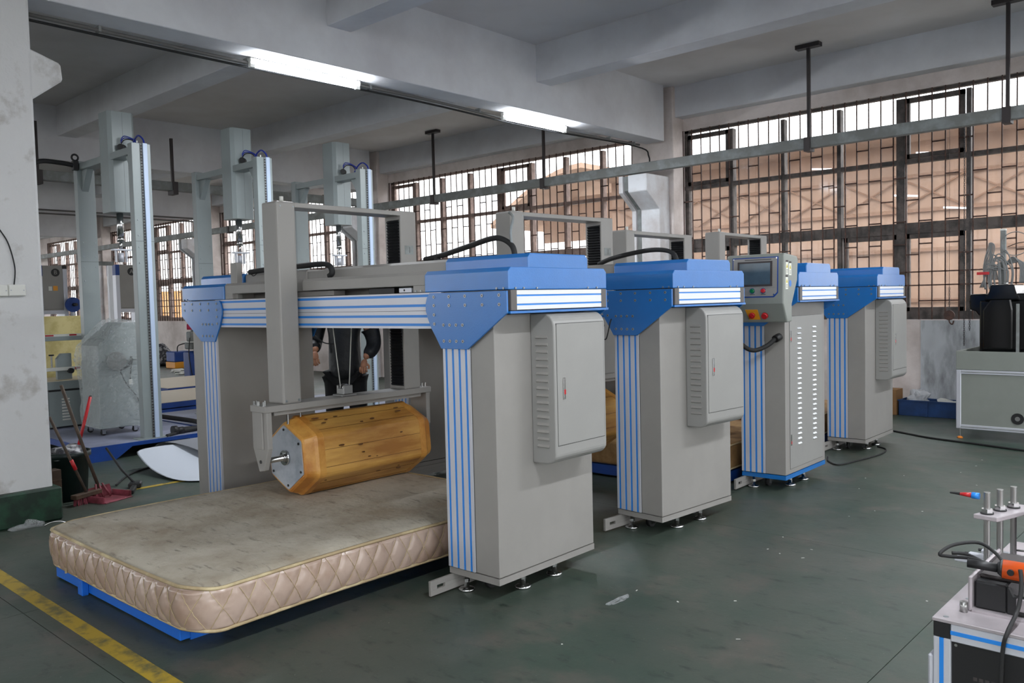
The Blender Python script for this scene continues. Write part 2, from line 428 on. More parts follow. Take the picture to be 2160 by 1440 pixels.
for zz_, lb_ in ((3.42, 'lower thin pipe along the far roof beam at the left'), (3.50, 'upper thin pipe along the far roof beam at the left')):
    tag(MB().cyl((-20.36, -5, zz_+.27), (-20.36, 10.4, zz_+.27), .018, n=8).build('thin_pipe', M_sheath), lb_, 'pipe')
# junction boxes on the column
def junction(y, z, lab):
    j = thing('junction_box', lab, 'box', (-6.53, y, z))
    box('housing', M_white, j, 0, .045, -.055, .055, -.04, .04, .006, 2)
    box('cover_plate', M_white, j, .045, .052, -.052, .052, -.037, .037, .003)
    for s in (-.04, .04): cyl('screw', M_screw, j, (.05, s, 0), (.054, s, 0), .004, n=8)
    tube('cable', M_rubber, j, [(.02, -.01, .04), (.02, .0, .16), (.015, -.03, .32), (.012, -.08, .42), (.01, -.16, .55)], .0045)
junction(1.972, 1.653, 'white plastic junction box with two screws on the column')
junction(1.862, 1.651, 'second white junction box at the left picture edge, cable rising from it')

# ------------------------------------------------------------------ gantry roller testers
M_resin = mat('amber_wood_facing', (208, 160, 84), .36, rgb2=(160, 106, 42), scale=2.0, lo=.38, hi=.58, stretch=(3, .5, 3), bump=.08, bscale=9)
M_tape = mat('amber_end_band', (208, 154, 76), .35, rgb2=(174, 112, 44), scale=5, lo=.4, hi=.62)
M_stain = mat('dark_scuff', (92, 56, 22), .6)
M_zinc = mat('dull_zinc_plate', (150, 158, 168), .5, metal=.35, rgb2=(176, 182, 190), scale=8)
LX = 2.985
def louvres(parent, x, y0, y1, z0, z1, n, face='y', depth=.01, m=None):
    """pressed louvres on a face; face 'y': panel looks along -y (at y), runs in x; 'x': panel looks along +x (at x), runs in y"""
    for i in range(n):
        z = z0+(z1-z0)*i/(n-1)
        if face == 'x': prism('louvre', m or M_gray2, parent, [(x, z), (x+depth, z+.004), (x, z+.018)], 'y', y0, y1)
        else: prism('louvre', m or M_gray, parent, [(x, z), (x-depth, z+.004), (x, z+.018)], 'x', y0, y1)

def foot(parent, x, y, ztop):
    f = MB().lathe([(.0, 0), (.040, .0), (.044, .004), (.043, .012), (.030, .017), (.014, .020), (.014, .044), (.009, .046), (.009, ztop)], (x, y, 0), 20)
    f.cyl((x, y, .046), (x, y, .062), .017, n=6)
    return f.build('levelling_foot', M_chrome, parent)
def caster(parent, x, y, ztop, r=.036, name='caster'):
    c = MB().cyl((x-.014, y, r), (x+.014, y, r), r, n=18)
    w = c.build(name, M_rubber, parent)
    h = MB().box(x-.022, x-.018, y-.02, y+.02, r*.6, ztop-.004).box(x+.018, x+.022, y-.02, y+.02, r*.6, ztop-.004).box(x-.024, x+.024, y-.026, y+.026, ztop-.008, ztop)
    h.build('caster_fork', M_chrome, w)
    return w

def leg(root, side, skirt_blue, louvre_door):
    # side +1: right leg x in (-.35, 0); -1: mirrored left leg
    X = (lambda x: x) if side > 0 else (lambda x: -LX-x)
    def bx(name, m, par, a, b, y0, y1, z0, z1, bev=0.0):
        a, b = sorted((X(a), X(b))); return box(name, m, par, a, b, y0, y1, z0, z1, bev)
    body = bx('leg_cabinet', M_gray, root, -.35, 0, .004, .785, .128, 1.432, .002)
    bx('plinth', M_blue if skirt_blue else M_gray, body, -.352, .002, .0, .787, .092, .124)
    # aluminium profile with four slots, front and back
    st = [-.345, -.298, -.254, -.209, -.163]
    pr = MB(); slots = []
    cs = [-.3255, -.2775, -.2305, -.1835]
    e = [-.35]+[q for c in cs for q in (c-.008, c+.008)]+[-.16]
    for i in range(0, len(e), 2):
        a, b = sorted((X(e[i]), X(e[i+1]))); pr.box(a, b, -.008, .006, .130, 1.36)
    pr.build('leg_profile', M_alu, body)
    for c in cs: bx('slot_strip', M_stripe, body, c-.0085, c+.0085, -.0055, .003, .130, 1.36)
    bx('panel_seam', M_seam, body, -.1605, -.158, .0015, .0045, .130, 1.262)
    for (x, y) in ((-.28, .05), (-.075, .26), (-.075, .52), (-.28, .70)):
        foot(body, X(x), y, .093)
    for (x, y) in ((-.21, .16), (-.20, .62)): caster(body, X(x), y, .093)
    # slotted floor bar
    sb = MB(); xb = X(-.335)
    sb.box(xb-.008, xb+.008, -.16, .70, .012, .040).box(xb-.008, xb+.008, -.16, .70, .060, .088).box(xb-.008, xb+.008, -.16, -.115, .040, .060).box(xb-.008, xb+.008, -.06, .70, .040, .060)
    sb.build('floor_bar', M_gray, body, bevel=.001)
    # gusset plates front and back
    G = [(-.16, 1.262), (-.35, 1.262), (-.385, 1.315), (-.418, 1.362), (-.445, 1.415), (-.459, 1.455), (-.460, 1.492), (-.450, 1.522), (-.428, 1.548), (.112, 1.548), (.112, 1.442)]
    for (y0, y1, nb) in ((-.020, -.009, True), (.79, .80, False)):
        g = prism('gusset_plate', M_blue, root, [(X(a), b) for a, b in G], 'y', y0, y1, .0015)
        if nb:
            for (bx_, bz) in [(-.394, 1.528), (-.394, 1.484), (-.394, 1.436), (-.394, 1.389), (-.282, 1.528), (-.167, 1.528), (-.049, 1.528), (.064, 1.528), (-.282, 1.483), (-.167, 1.483), (-.049, 1.483), (.064, 1.483), (-.326, 1.384), (-.281, 1.384), (-.235, 1.384), (-.189, 1.384), (-.326, 1.302), (-.281, 1.302), (-.235, 1.302), (-.189, 1.302)]:
                cyl('bolt', M_screw, g, (X(bx_), -.0195, bz), (X(bx_), -.0235, bz), .0085, n=10)
                cyl('socket', M_seam, g, (X(bx_), -.0235, bz), (X(bx_), -.0239, bz), .0038, n=6)
    # end profile (short white rail) on the outside, blue tray under it
    rr = MB()
    for (za, zb) in ((1.455, 1.476), (1.484, 1.520), (1.528, 1.550)):
        a, b = sorted((X(.060), X(.118))); rr.box(a, b, .047, .738, za, zb)
    er = rr.build('end_profile', M_aluw, root, bevel=.001)
    for z in (1.480, 1.524): bx('slot_strip', M_stripe, er, .062, .115, .047, .738, z-.0048, z+.0048)
    for (a, b) in ((.004, .047), (.738, .782)): bx('end_block', M_cap, er, .062, .119, a, b, 1.452, 1.552, .002)
    bx('tray', M_blue, root, -.02, .122, -.006, .795, 1.438, 1.450)
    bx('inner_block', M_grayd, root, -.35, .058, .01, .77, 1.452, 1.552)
    # blue stepped end cover
    low = [(-.008, 1.553), (-.008, 1.642), (.012, 1.662), (.772, 1.662), (.793, 1.642), (.793, 1.553)]
    upp = [(.140, 1.655), (.140, 1.712), (.158, 1.732), (.606, 1.732), (.627, 1.712), (.627, 1.655)]
    a, b = sorted((X(-.475), X(.114)))
    cv = prism('end_cover', M_blue, root, low, 'x', a, b, .004, 2)
    a, b = sorted((X(-.470), X(.114)))
    prism('raised_lid', M_blue, cv, upp, 'x', a, b, .006, 2)
    for y in (.04, .10, .20, .62, .70): 
        cyl('cover_screw', M_screw, cv, (X(.114), y, 1.560), (X(.119), y, 1.560), .0055, n=8)
    for x in (.085, .04): cyl('cover_screw', M_screw, cv, (X(x), -.008, 1.560), (X(x), -.014, 1.560), .0055, n=8)
    return body

def side_box(root):
    """rounded control cabinet hung on the outer face of the right leg"""
    z0, z1, d = .665, 1.432, .155
    def prof(n=7):
        P = [(0, z0)]
        r = .07
        for i in range(n+1):
            t = -PI/2+PI/2*i/n; P.append((d-r+r*math.cos(t), z0+r*.75+r*.75*math.sin(t)))
        for i in range(n+1):
            t = PI/2*i/n; P.append((d-r+r*math.cos(t), z1-r+r*math.sin(t)))
        P.append((0, z1)); return P
    cab = prism('side_cabinet', M_gray2, root, prof(), 'y', .276, .712, .007, 2)
    sd = box('cabinet_door', M_gray2, cab, d-.003, d+.003, .296, .694, .762, 1.378, .002)
    box('door_gap', M_seam, cab, d-.004, d+.0008, .2935, .6965, .7595, 1.3805)
    box('latch', M_chrome, sd, d+.003, d+.009, .338, .354, .995, 1.105, .002)
    box('latch_button', M_red, sd, d+.009, d+.011, .340, .352, 1.020, 1.045)
    for i in range(16):
        z = .765+.037*i
        prism('louvre', M_gray, cab, [(.276, z), (.268, z-.012), (.276, z-.016)], 'x', .038, .115)
    return cab

def roller(root, xc, zc):
    R, r = .256, .212
    def hexp(R, ph=5, rnd=.13):
        P = []
        for k in range(6):
            a0 = math.radians(30+60*k+ph); a1 = math.radians(30+60*(k+1)+ph); am = math.radians(30+60*(k-1)+ph)
            c = Vector((math.cos(a0), math.sin(a0)))*R; n = Vector((math.cos(a1), math.sin(a1)))*R; p = Vector((math.cos(am), math.sin(am)))*R
            A = c+(p-c)*rnd; B = c+(n-c)*rnd
            for t in (0, .25, .5, .75, 1): P.append(A*(1-t)**2+c*2*t*(1-t)+B*t*t)
        return P
    def ring(bm, P, y): return [bm.verts.new((xc+p.x, y, zc+p.y)) for p in P]
    def loft(name, m, rings, par):
        b = bmesh.new(); L = [ring(b, P, y) for P, y in rings]
        for A, B in zip(L, L[1:]):
            for i in range(len(A)):
                f = b.faces.new((A[i], A[(i+1) % len(A)], B[(i+1) % len(A)], B[i])); f.smooth = False
        b.faces.new(L[0]); b.faces.new(L[-1][::-1])
        q = MB(); q.bm.free(); q.bm = b
        return q.build(name, m, par)
    rb = loft('roller', M_resin, [(hexp(R-.002), -.005), (hexp(R), .01), (hexp(R), .83), (hexp(R-.002), .845)], root)
    loft('front_end_band', M_tape, [(hexp(r), -.095), (hexp(r+.012), -.085), (hexp(R-.012), -.03), (hexp(R+.0015), -.012), (hexp(R+.0015), .035)], rb)
    loft('rear_end_band', M_tape, [(hexp(R+.0015), .81), (hexp(R+.0015), .86), (hexp(R-.012), .875), (hexp(r+.01), .925), (hexp(r), .935)], rb)
    loft('end_plate', M_zinc, [(hexp(r-.012, rnd=.05), -.099), (hexp(r-.012, rnd=.05), -.094)], rb)
    loft('end_plate', M_zinc, [(hexp(r-.012, rnd=.05), .934), (hexp(r-.012, rnd=.05), .939)], rb)
    for k in range(6):
        a = math.radians(35+60*k); cyl('bolt', M_black, rb, (xc+.172*math.cos(a), -.099, zc+.172*math.sin(a)), (xc+.172*math.cos(a), -.103, zc+.172*math.sin(a)), .008, n=8)
    sh = MB().cyl((xc, -.26, zc), (xc, 1.06, zc), .018, n=16).cyl((xc, -.115, zc), (xc, -.099, zc), .046, n=24).cyl((xc, -.125, zc), (xc, -.115, zc), .026, n=20)
    sh.build('shaft', M_chrome, rb)
    for k in range(4):
        a = PI/4+PI/2*k; cyl('flange_bolt', M_black, rb, (xc+.036*math.cos(a), -.115, zc+.036*math.sin(a)), (xc+.036*math.cos(a), -.118, zc+.036*math.sin(a)), .005, n=6)
    # board joints along the facing
    for k in range(6):
        for q in (-.30, .12):
            a = math.radians(35+60*k+30); ap = R*math.cos(PI/6); c = Vector((math.cos(a), math.sin(a)))*(ap+.0002); tdir = Vector((-math.sin(a), math.cos(a)))
            c += tdir*q*R; w_ = .0012
            A_ = [(xc+(c+tdir*s).x, zc+(c+tdir*s).y) for s in (-w_, w_)]; n_ = Vector((math.cos(a), math.sin(a)))*.0012
            MB().prism([A_[0], A_[1], (A_[1][0]+n_.x, A_[1][1]+n_.y), (A_[0][0]+n_.x, A_[0][1]+n_.y)], 'y', .035, .81).build('board_joint', M_stain, rb)
    # scuffs: little raised gouges on the facing
    rnd = random.Random(3)
    for k in range(34):
        a = math.radians(rnd.uniform(-50, 110)); y = rnd.uniform(.05, .75)
        b = math.degrees(a)-35; bm_ = (b+30) % 60-30
        rr = R*math.cos(math.radians(30))/max(.87, math.cos(math.radians(((math.degrees(a)-5) % 60)-30))) + .0005
        c = Vector((xc+rr*math.cos(a)*.995, y, zc+rr*math.sin(a)*.995))
        MB().sphere(c, 1, (rnd.uniform(.004, .009), rnd.uniform(.006, .028), rnd.uniform(.003, .006)), 8).build('scuff', M_stain, rb)
    return rb

def carriage(root, xf, dz, rope=True):
    zt = 2.13+dz; x0 = xf-.165
    c = box('front_column', M_gray, root, x0, xf, -.156, -.024, .905, zt, .012, 2)
    for y in (-.13, -.04): cyl('screw', M_screw, c, (xf, y, zt-.03), (xf+.002, y, zt-.03), .005, n=8)
    for y in (-.135, -.045): cyl('screw', M_screw, c, (xf, y, .925), (xf+.004, y, .925), .008, n=8)
    cyl('lifting_lug', M_white, c, (xf-.03, -.1, zt), (xf-.03, -.1, zt+.03), .012, n=10)
    r = box('rear_column', M_gray, root, x0, xf, .808, .950, .905, zt, .008, 2)
    b = MB()
    z = .93
    while z < zt-.06:
        b.prism([(.808, z), (.796, z+.010), (.808, z+.020)], 'x', x0+.028, xf-.012); z += .020
    b.build('bellows', M_bellow, r)
    lb = box('label_plate', M_rail, r, xf, xf+.0015, .842, .918, zt-.295, zt-.235)
    box('label_gap', M_steel_dk, lb, xf+.0015, xf+.002, .884, .887, zt-.285, zt-.245)
    tb = MB().box(x0, xf, -.03, .812, zt-.034, zt-.004)
    t = tb.build('top_bar', M_gray, root, bevel=.003)
    # lower cross bar carrying the roller arms
    lb = box('lower_bar', M_gray, root, x0+.004, xf+.004, -.285, 1.045, .868, .906, .002)
    box('under_bar', M_gray, lb, x0+.03, xf-.02, -.21, .97, .842, .867, .002)
    for y in (-.274, -.25, -.226): cyl('stud', M_chrome, lb, (xf-.14+abs(y+.25)*2, y, .906), (xf-.14+abs(y+.25)*2, y, .932), .006, n=8)
    for x in (xf-.15, xf-.10, xf-.05): cyl('stud', M_chrome, lb, (x, -.262, .906), (x, -.262, .93), .007, n=8)
    for y in (.99, 1.02): cyl('stud', M_chrome, lb, (xf-.03, y, .906), (xf-.03, y, .935), .006, n=8)
    cyl('stop_pin', M_chrome, lb, (xf-.03, -.11, .84), (xf-.03, -.11, .78), .008, n=8)
    cyl('stop_pin', M_chrome, lb, (xf-.03, -.02, .84), (xf-.03, -.02, .815), .006, n=8)
    xc = xf-.083; zc = .567
    A = [(xc-.082, .868), (xc+.082, .868), (xc+.082, .650), (xc+.030, .515), (xc-.022, .505), (xc-.082, .650)]
    for (ya, yb, s) in ((-.272, -.238, -1), (1.0, 1.035, 1)):
        a = prism('roller_arm', M_gray, root, A, 'y', ya, yb, .003)
        if s < 0:
            box('arm_rib', M_gray, a, xc-.022, xc+.040, -.282, -.272, .645, .868, .002)
            cyl('axle_cap', M_seam, a, (xc, -.272, zc), (xc, -.276, zc), .011, n=10)
    roller(root, xc, zc)
    # pulley block and lifting ropes
    p = MB().box(xc-.05, xc+.05, .30, .42, .906, .918).box(xc-.04, xc-.024, .325, .395, .918, .975).box(xc+.024, xc+.04, .325, .395, .918, .975).box(xc-.03, xc+.03, .322, .33, .918, .955)
    pb = p.build('pulley_block', M_steel, lb, bevel=.002)
    for dx in (-.012, .012): MB().cyl((xc+dx-.006, .36, .955), (xc+dx+.006, .36, .955), .028, n=18).build('pulley_wheel', M_chrome, lb)
    tube('lifting_rope', M_white, lb, [(xc-.01, .335, .96), (xc-.03, .30, 1.40), (xc-.034, .29, 1.60)], .0035, n=6, sub=1)
    tube('lifting_rope', M_white, lb, [(xc+.012, .388, .96), (xc+.02, .42, 1.40), (xc+.024, .43, 1.60)], .0035, n=6, sub=1)
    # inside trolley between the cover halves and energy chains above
    box('trolley_plate', M_grayd, root, x0-.04, xf+.30, .02, .10, 1.556, 1.584)

def energy_chain(root, pts, name='energy_chain', r=.017):
    o = tube(name, M_rubber, root, pts, r, n=6, sub=8)
    return o

def tester(key, ox, oy, deg, xf, dz, label, blue_skirt=False, cabinet=True):
    root = thing('roller_tester', label, 'machine', (ox, oy, 0), math.radians(deg), 'blue and grey gantry roller testers standing in a row')
    leg(root, 1, blue_skirt, not cabinet); leg(root, -1, False, False)
    # cross beams with slots
    for (ya, yb, s) in ((-.006, .11, 1), (.68, .793, -1)):
        B = MB(); zz = [1.364, 1.377, 1.391, 1.422, 1.436, 1.478, 1.492, 1.529, 1.543, 1.552]
        for i in range(0, 10, 2): B.box(-LX+.352, -.352, ya if s > 0 else ya, yb if s > 0 else yb, zz[i], zz[i+1])
        B.box(-LX+.352, -.352, ya+.02, yb-.02, 1.366, 1.55)
        bm_ = B.build('cross_beam', M_alu, root)
        if s > 0:
            for z in (1.384, 1.429, 1.485, 1.536): box('slot_strip', M_stripe, bm_, -LX+.352, -.352, ya+.002, ya+.022, z-.0075, z+.0075)
            box('groove', M_seam, bm_, -LX+.40, -.40, ya-.0004, ya, 1.456, 1.458)
    # grey sheet cover between the blue caps
    P = [(.0, 1.590), (.0, 1.646), (.014, 1.662), (.160, 1.664), (.160, 1.716), (.176, 1.730), (.606, 1.730), (.624, 1.712), (.624, 1.664), (.772, 1.662), (.785, 1.646), (.785, 1.590)]
    # split at the carriage
    xa, xb = xf-.165, xf
    cv = None
    for (a, b) in ((-LX+.477, xa-.01), (xb+.01, -.477)):
        cv = prism('beam_cover', M_gray, root, P, 'x', a, b, .003)
    prism('beam_cover', M_gray, root, [(.17, 1.60), (.17, 1.716), (.606, 1.716), (.624, 1.60)], 'x', xa-.01, xb+.01)
    for (a, b) in ((-.575, -.477), (-LX+.477, -LX+.575)):
        cc = prism('cover_end', M_gray, root, [(a, 1.555), (b, 1.555), (b, 1.592), (a, 1.592)], 'y', 0, .785, .002)
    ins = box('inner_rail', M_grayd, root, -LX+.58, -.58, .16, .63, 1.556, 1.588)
    box('black_stop', M_black, ins, -1.02, -.80, .06, .16, 1.556, 1.586)
    br = box('end_bracket', M_alu, root, -.70, -.60, .008, .06, 1.556, 1.582, .002)
    cyl('bracket_hole', M_seam, br, (-.655, .008, 1.569), (-.655, .0065, 1.569), .006, n=8)
    for x in (-.55, -.51): cyl('cover_screw', M_screw, root, (x, 0, 1.562), (x, -.005, 1.562), .0055, n=8)
    carriage(root, xf, dz)
    if cabinet: side_box(root)
    return root

T1 = tester('A', -2.824, 2.935, .76, -1.600, 0, 'nearest gantry roller tester, straddling the stained mattress with its amber roller resting on it')
T2 = tester('B', -2.827, 4.417, -4.13, -1.145, .0, 'second gantry roller tester, slightly turned, between the nearest one and the operator console')
T3 = tester('C', -2.740, 5.998, 1.41, -1.290, -.062, 'third gantry roller tester, with operator console and long louvred door, blue plinth', blue_skirt=True, cabinet=False)
T4 = tester('D', -2.834, 7.908, .92, -1.385, .022, 'farthest gantry roller tester in the row, beside the window wall')
# energy chains (nearest tester and second one)
energy_chain(T1, [(-1.20, .66, 1.775), (-1.12, .66, 1.783), (-1.0, .66, 1.80), (-.80, .66, 1.836), (-.62, .66, 1.868), (-.53, .66, 1.862), (-.45, .66, 1.815), (-.43, .66, 1.745)])
tube('whip_cable', M_rail, T1, [(-.45, .66, 1.80), (-.46, .66, 1.90), (-.44, .66, 1.98), (-.47, .66, 2.01)], .008)
box('chain_foot', M_rubber, T1, -1.10, -1.07, .645, .675, 1.735, 1.785)
tube('energy_chain', M_rubber, T1, [(-2.35, .10, 1.735), (-2.1, .10, 1.745), (-1.75, .10, 1.75), (-1.52, .10, 1.752), (-1.44, .10, 1.735), (-1.42, .10, 1.695), (-1.45, .10, 1.675)], .018, n=6)
pst = box('chain_post', M_gray, T1, -2.46, -2.38, .02, .06, 1.556, 1.80, .002)
tube('loose_wire', M_rubber, T1, [(-2.33, .10, 1.74), (-2.30, .09, 1.71), (-2.26, .09, 1.715), (-2.22, .09, 1.745)], .003, n=6)
energy_chain(T2, [(-1.05, .66, 1.76), (-.90, .66, 1.80), (-.62, .66, 1.835), (-.45, .66, 1.832), (-.36, .66, 1.80), (-.33, .66, 1.74)])
# thin wire loop beside the nearest right leg, green cable on the second machine
tube('wire_loop', M_white, T1, [(-.34, .05, 1.28), (-.39, .05, 1.22), (-.40, .05, 1.15), (-.37, .05, 1.09), (-.345, .05, 1.10)], .0022, n=5)
tube('cable_loop', M_rubber, T2, [(-.44, .10, 1.37), (-.36, -.03, 1.36), (-.385, -.05, 1.24), (-.42, -.05, 1.26), (-.41, -.04, 1.33)], .004, n=6)
# slant column shapes seen on M2's front: junction cover below the beam

# long louvred door on the third machine
def louvre_door(root):
    d = box('long_door', M_gray2, root, .0, .004, .085, .728, .165, 1.330, .001)
    g = box('door_gap', M_seam, d, -.0005, .0012, .0825, .7305, .1625, 1.3325)
    for (ya, yb) in ((.225, .29), (.525, .59)):
        for i in range(24):
            z = .335+.0388*i
            prism('louvre', M_aluw, d, [(.004, z), (.014, z+.004), (.004, z+.014)], 'y', ya, yb)
    for z in (1.135, .345):
        l = box('latch', M_chrome, d, .004, .009, .088, .104, z, z+.085, .001)
        box('latch_button', M_red, d, .009, .011, .090, .102, z+.012, z+.034)
louvre_door(T3)

# operator console on the third machine
def console(root):
    xa, xb = -.262, .170
    P = [(-.398, 1.772), (-.383, 1.790), (-.170, 1.772), (-.150, 1.745), (-.165, 1.600), (-.262, 1.43), (-.262, 1.305), (-.345, 1.300), (-.412, 1.435)]
    c = prism('console_housing', M_teal, root, P, 'x', xa, xb, .010, 2)
    s = Vector((0, -.014, -.337)).normalized()   # down the front face
    nrm = Vector((0, -1, .04)).normalized()
    def fp(x, t, off): # point on front face: t metres below the top edge
        return Vector((x, -.398, 1.772)) + s*t + nrm*off
    def plate(name, m, x0, x1, t0, t1, o0, o1, par=c, cut=0):
        mb = MB(); pts = [(x0, t0), (x1, t0), (x1, t1-cut), (x1-cut, t1), (x0, t1)] if cut else [(x0, t0), (x1, t0), (x1, t1), (x0, t1)]
        A = [mb.bm.verts.new(fp(x, t, o0)) for x, t in pts]; B = [mb.bm.verts.new(fp(x, t, o1)) for x, t in pts]
        n = len(pts); mb.bm.faces.new(A); mb.bm.faces.new(B[::-1])
        for i in range(n): mb.bm.faces.new((A[i], B[i], B[(i+1) % n], A[(i+1) % n]))
        return mb.build(name, m, par)
    plate('blue_border', M_blued, -.215, .130, .006, .292, 0, .002, cut=.03)
    plate('face_plate', M_gray, -.208, .122, .013, .284, .002, .004, cut=.028)
    plate('display_bezel', M_steel_dk, -.172, .088, .036, .212, .004, .010)
    plate('display_screen', M_screen, -.158, .074, .048, .200, .010, .011)
    plate('label_strip', M_seam, -.12, .08, .022, .027, .004, .0045)
    plate('label_strip', M_rail, -.15, .11, .222, .224, .004, .0045)
    for x, m in ((-.145, M_green_btn), (-.060, M_green_btn), (.022, M_red)):
        a = fp(x, .245, .004); b = fp(x, .245, .012)
        cyl('button_ring', M_chrome, c, a, fp(x, .245, .008), .020, n=20)
        cyl('push_button', m, c, fp(x, .245, .008), fp(x, .245, .020), .016, .013, n=20)
        plate('button_label', M_seam, x-.018, x+.018, .268, .272, .004, .0045)
    for x, t in ((-.205, .016), (.119, .016), (.10, .272)): cyl('screw', M_chrome, c, fp(x, t, .004), fp(x, t, .006), .005, n=8)
    # lower sloping face
    L0 = Vector((0, -.412, 1.435)); L1 = Vector((0, -.345, 1.300)); ls = (L1-L0).normalized(); ln = Vector((0, -ls.z*-1, 0))
    ln = Vector((0, ls.z, -ls.y)).normalized()
    if ln.y > 0: ln = -ln
    def lp(x, t, off): return Vector((x, L0.y, L0.z)) + ls*t + ln*off
    mb = MB(); pts = [(-.125, .045), (-.032, .045), (-.025, .125), (-.110, .125)]
    A = [mb.bm.verts.new(lp(x, t, 0)) for x, t in pts]; B = [mb.bm.verts.new(lp(x, t, .004)) for x, t in pts]
    mb.bm.faces.new(A); mb.bm.faces.new(B[::-1])
    for i in range(4): mb.bm.faces.new((A[i], B[i], B[(i+1) % 4], A[(i+1) % 4]))
    y = mb.build('switch_plate', M_yellow, c)
    cyl('rotary_switch', M_red, c, lp(-.078, .088, .004), lp(-.078, .088, .022), .021, n=18)
    q = MB(); q.cyl(lp(-.078, .088, .022), lp(-.078, .088, .032), .010, n=4); q.build('switch_handle', M_red, c)
    cyl('emergency_stop', M_red, c, lp(.020, .088, .010), lp(.020, .088, .030), .024, .021, n=20)
    cyl('stop_collar', M_steel_dk, c, lp(.020, .088, 0), lp(.020, .088, .012), .014, n=16)
    # stickers on the right-hand side
    M_st = mat('sticker_white', (224, 224, 214), .5); M_sy = mat('sticker_yellow', (214, 196, 60), .5); M_sb = mat('sticker_blue', (60, 120, 200), .5)
    for (y0, z0) in ((-.370, 1.640), (-.315, 1.633), (-.375, 1.535)):
        k = box('warning_sticker', M_st, c, xb, xb+.0012, y0, y0+.040, z0, z0+.085)
        prism('warning_triangle', M_sy, c, [(y0+.006, z0+.045), (y0+.034, z0+.045), (y0+.02, z0+.074)], 'x', xb+.0012, xb+.002)
        prism('warning_mark', M_seam, c, [(y0+.018, z0+.049), (y0+.022, z0+.049), (y0+.0205, z0+.066)], 'x', xb+.002, xb+.0024)
        box('sticker_heading', M_steel_dk, c, xb+.0012, xb+.002, y0+.002, y0+.038, z0+.086-.0, z0+.098)
        for i in range(3): box('sticker_text', M_steel_dk, c, xb+.0012, xb+.0016, y0+.008, y0+.032, z0+.012+.009*i, z0+.015+.009*i)
    prism('round_sticker', M_sb, c, [(-.295+.020*math.cos(t*PI/5), 1.575+.024*math.sin(t*PI/5)) for t in range(10)], 'x', xb, xb+.0012)
    box('console_arm', M_grayd, c, -.15, .05, -.262, -.02, 1.33, 1.42)
    tube('console_hose', M_rubber, c, [(-.235, -.32, 1.30), (-.245, -.30, 1.22), (-.225, -.24, 1.13), (-.17, -.17, 1.085), (-.10, -.10, 1.115), (-.05, -.04, 1.17), (-.04, .0, 1.18)], .017, n=10)
    cyl('hose_gland', M_black, c, (-.052, -.055, 1.165), (-.04, .0, 1.182), .028, n=10)
console(T3)

# ------------------------------------------------------------------ mattress on its blue frame (in the frame of the nearest tester)
O1 = (-2.824, 2.935); A1 = math.radians(.76)
def w1(x, y, z=0): return (O1[0]+x*math.cos(A1)-y*math.sin(A1), O1[1]+x*math.sin(A1)+y*math.cos(A1), z)
M_tick = mat('stained_ticking', (186, 178, 162), .85, rgb2=(152, 138, 118), scale=2.4, lo=.34, hi=.6, bump=.3, bscale=28)
def ticking():
    m = M_tick; nt = m.node_tree; b = nt.nodes['Principled BSDF']
    src = b.inputs['Base Color'].links[0].from_socket
    tc = nt.nodes.new('ShaderNodeTexCoord'); mp = nt.nodes.new('ShaderNodeMapping'); mp.inputs['Scale'].default_value = (1, 4, 1)
    n = nt.nodes.new('ShaderNodeTexNoise'); n.inputs['Scale'].default_value = 6; n.inputs['Detail'].default_value = 9; n.inputs['Roughness'].default_value = .7
    nt.links.new(tc.outputs['Object'], mp.inputs[0]); nt.links.new(mp.outputs[0], n.inputs['Vector'])
    r = nt.nodes.new('ShaderNodeValToRGB'); r.color_ramp.elements[0].position = .56; r.color_ramp.elements[1].position = .72
    r.color_ramp.elements[0].color = (0, 0, 0, 1); r.color_ramp.elements[1].color = (.85, .85, .85, 1)
    nt.links.new(n.outputs['Fac'], r.inputs[0])
    mx = nt.nodes.new('ShaderNodeMixRGB'); mx.inputs[2].default_value = lin((84, 76, 66))+(1,)
    nt.links.new(r.outputs[0], mx.inputs[0]); nt.links.new(src, mx.inputs[1]); nt.links.new(mx.outputs[0], b.inputs['Base Color'])
ticking()
M_satin = mat('quilted_satin', (186, 164, 150), .3, rgb2=(150, 122, 102), scale=2.5, lo=.35, hi=.6, spec=.8)
M_piping = mat('cream_piping', (206, 190, 150), .7, rgb2=(170, 150, 116), scale=6)
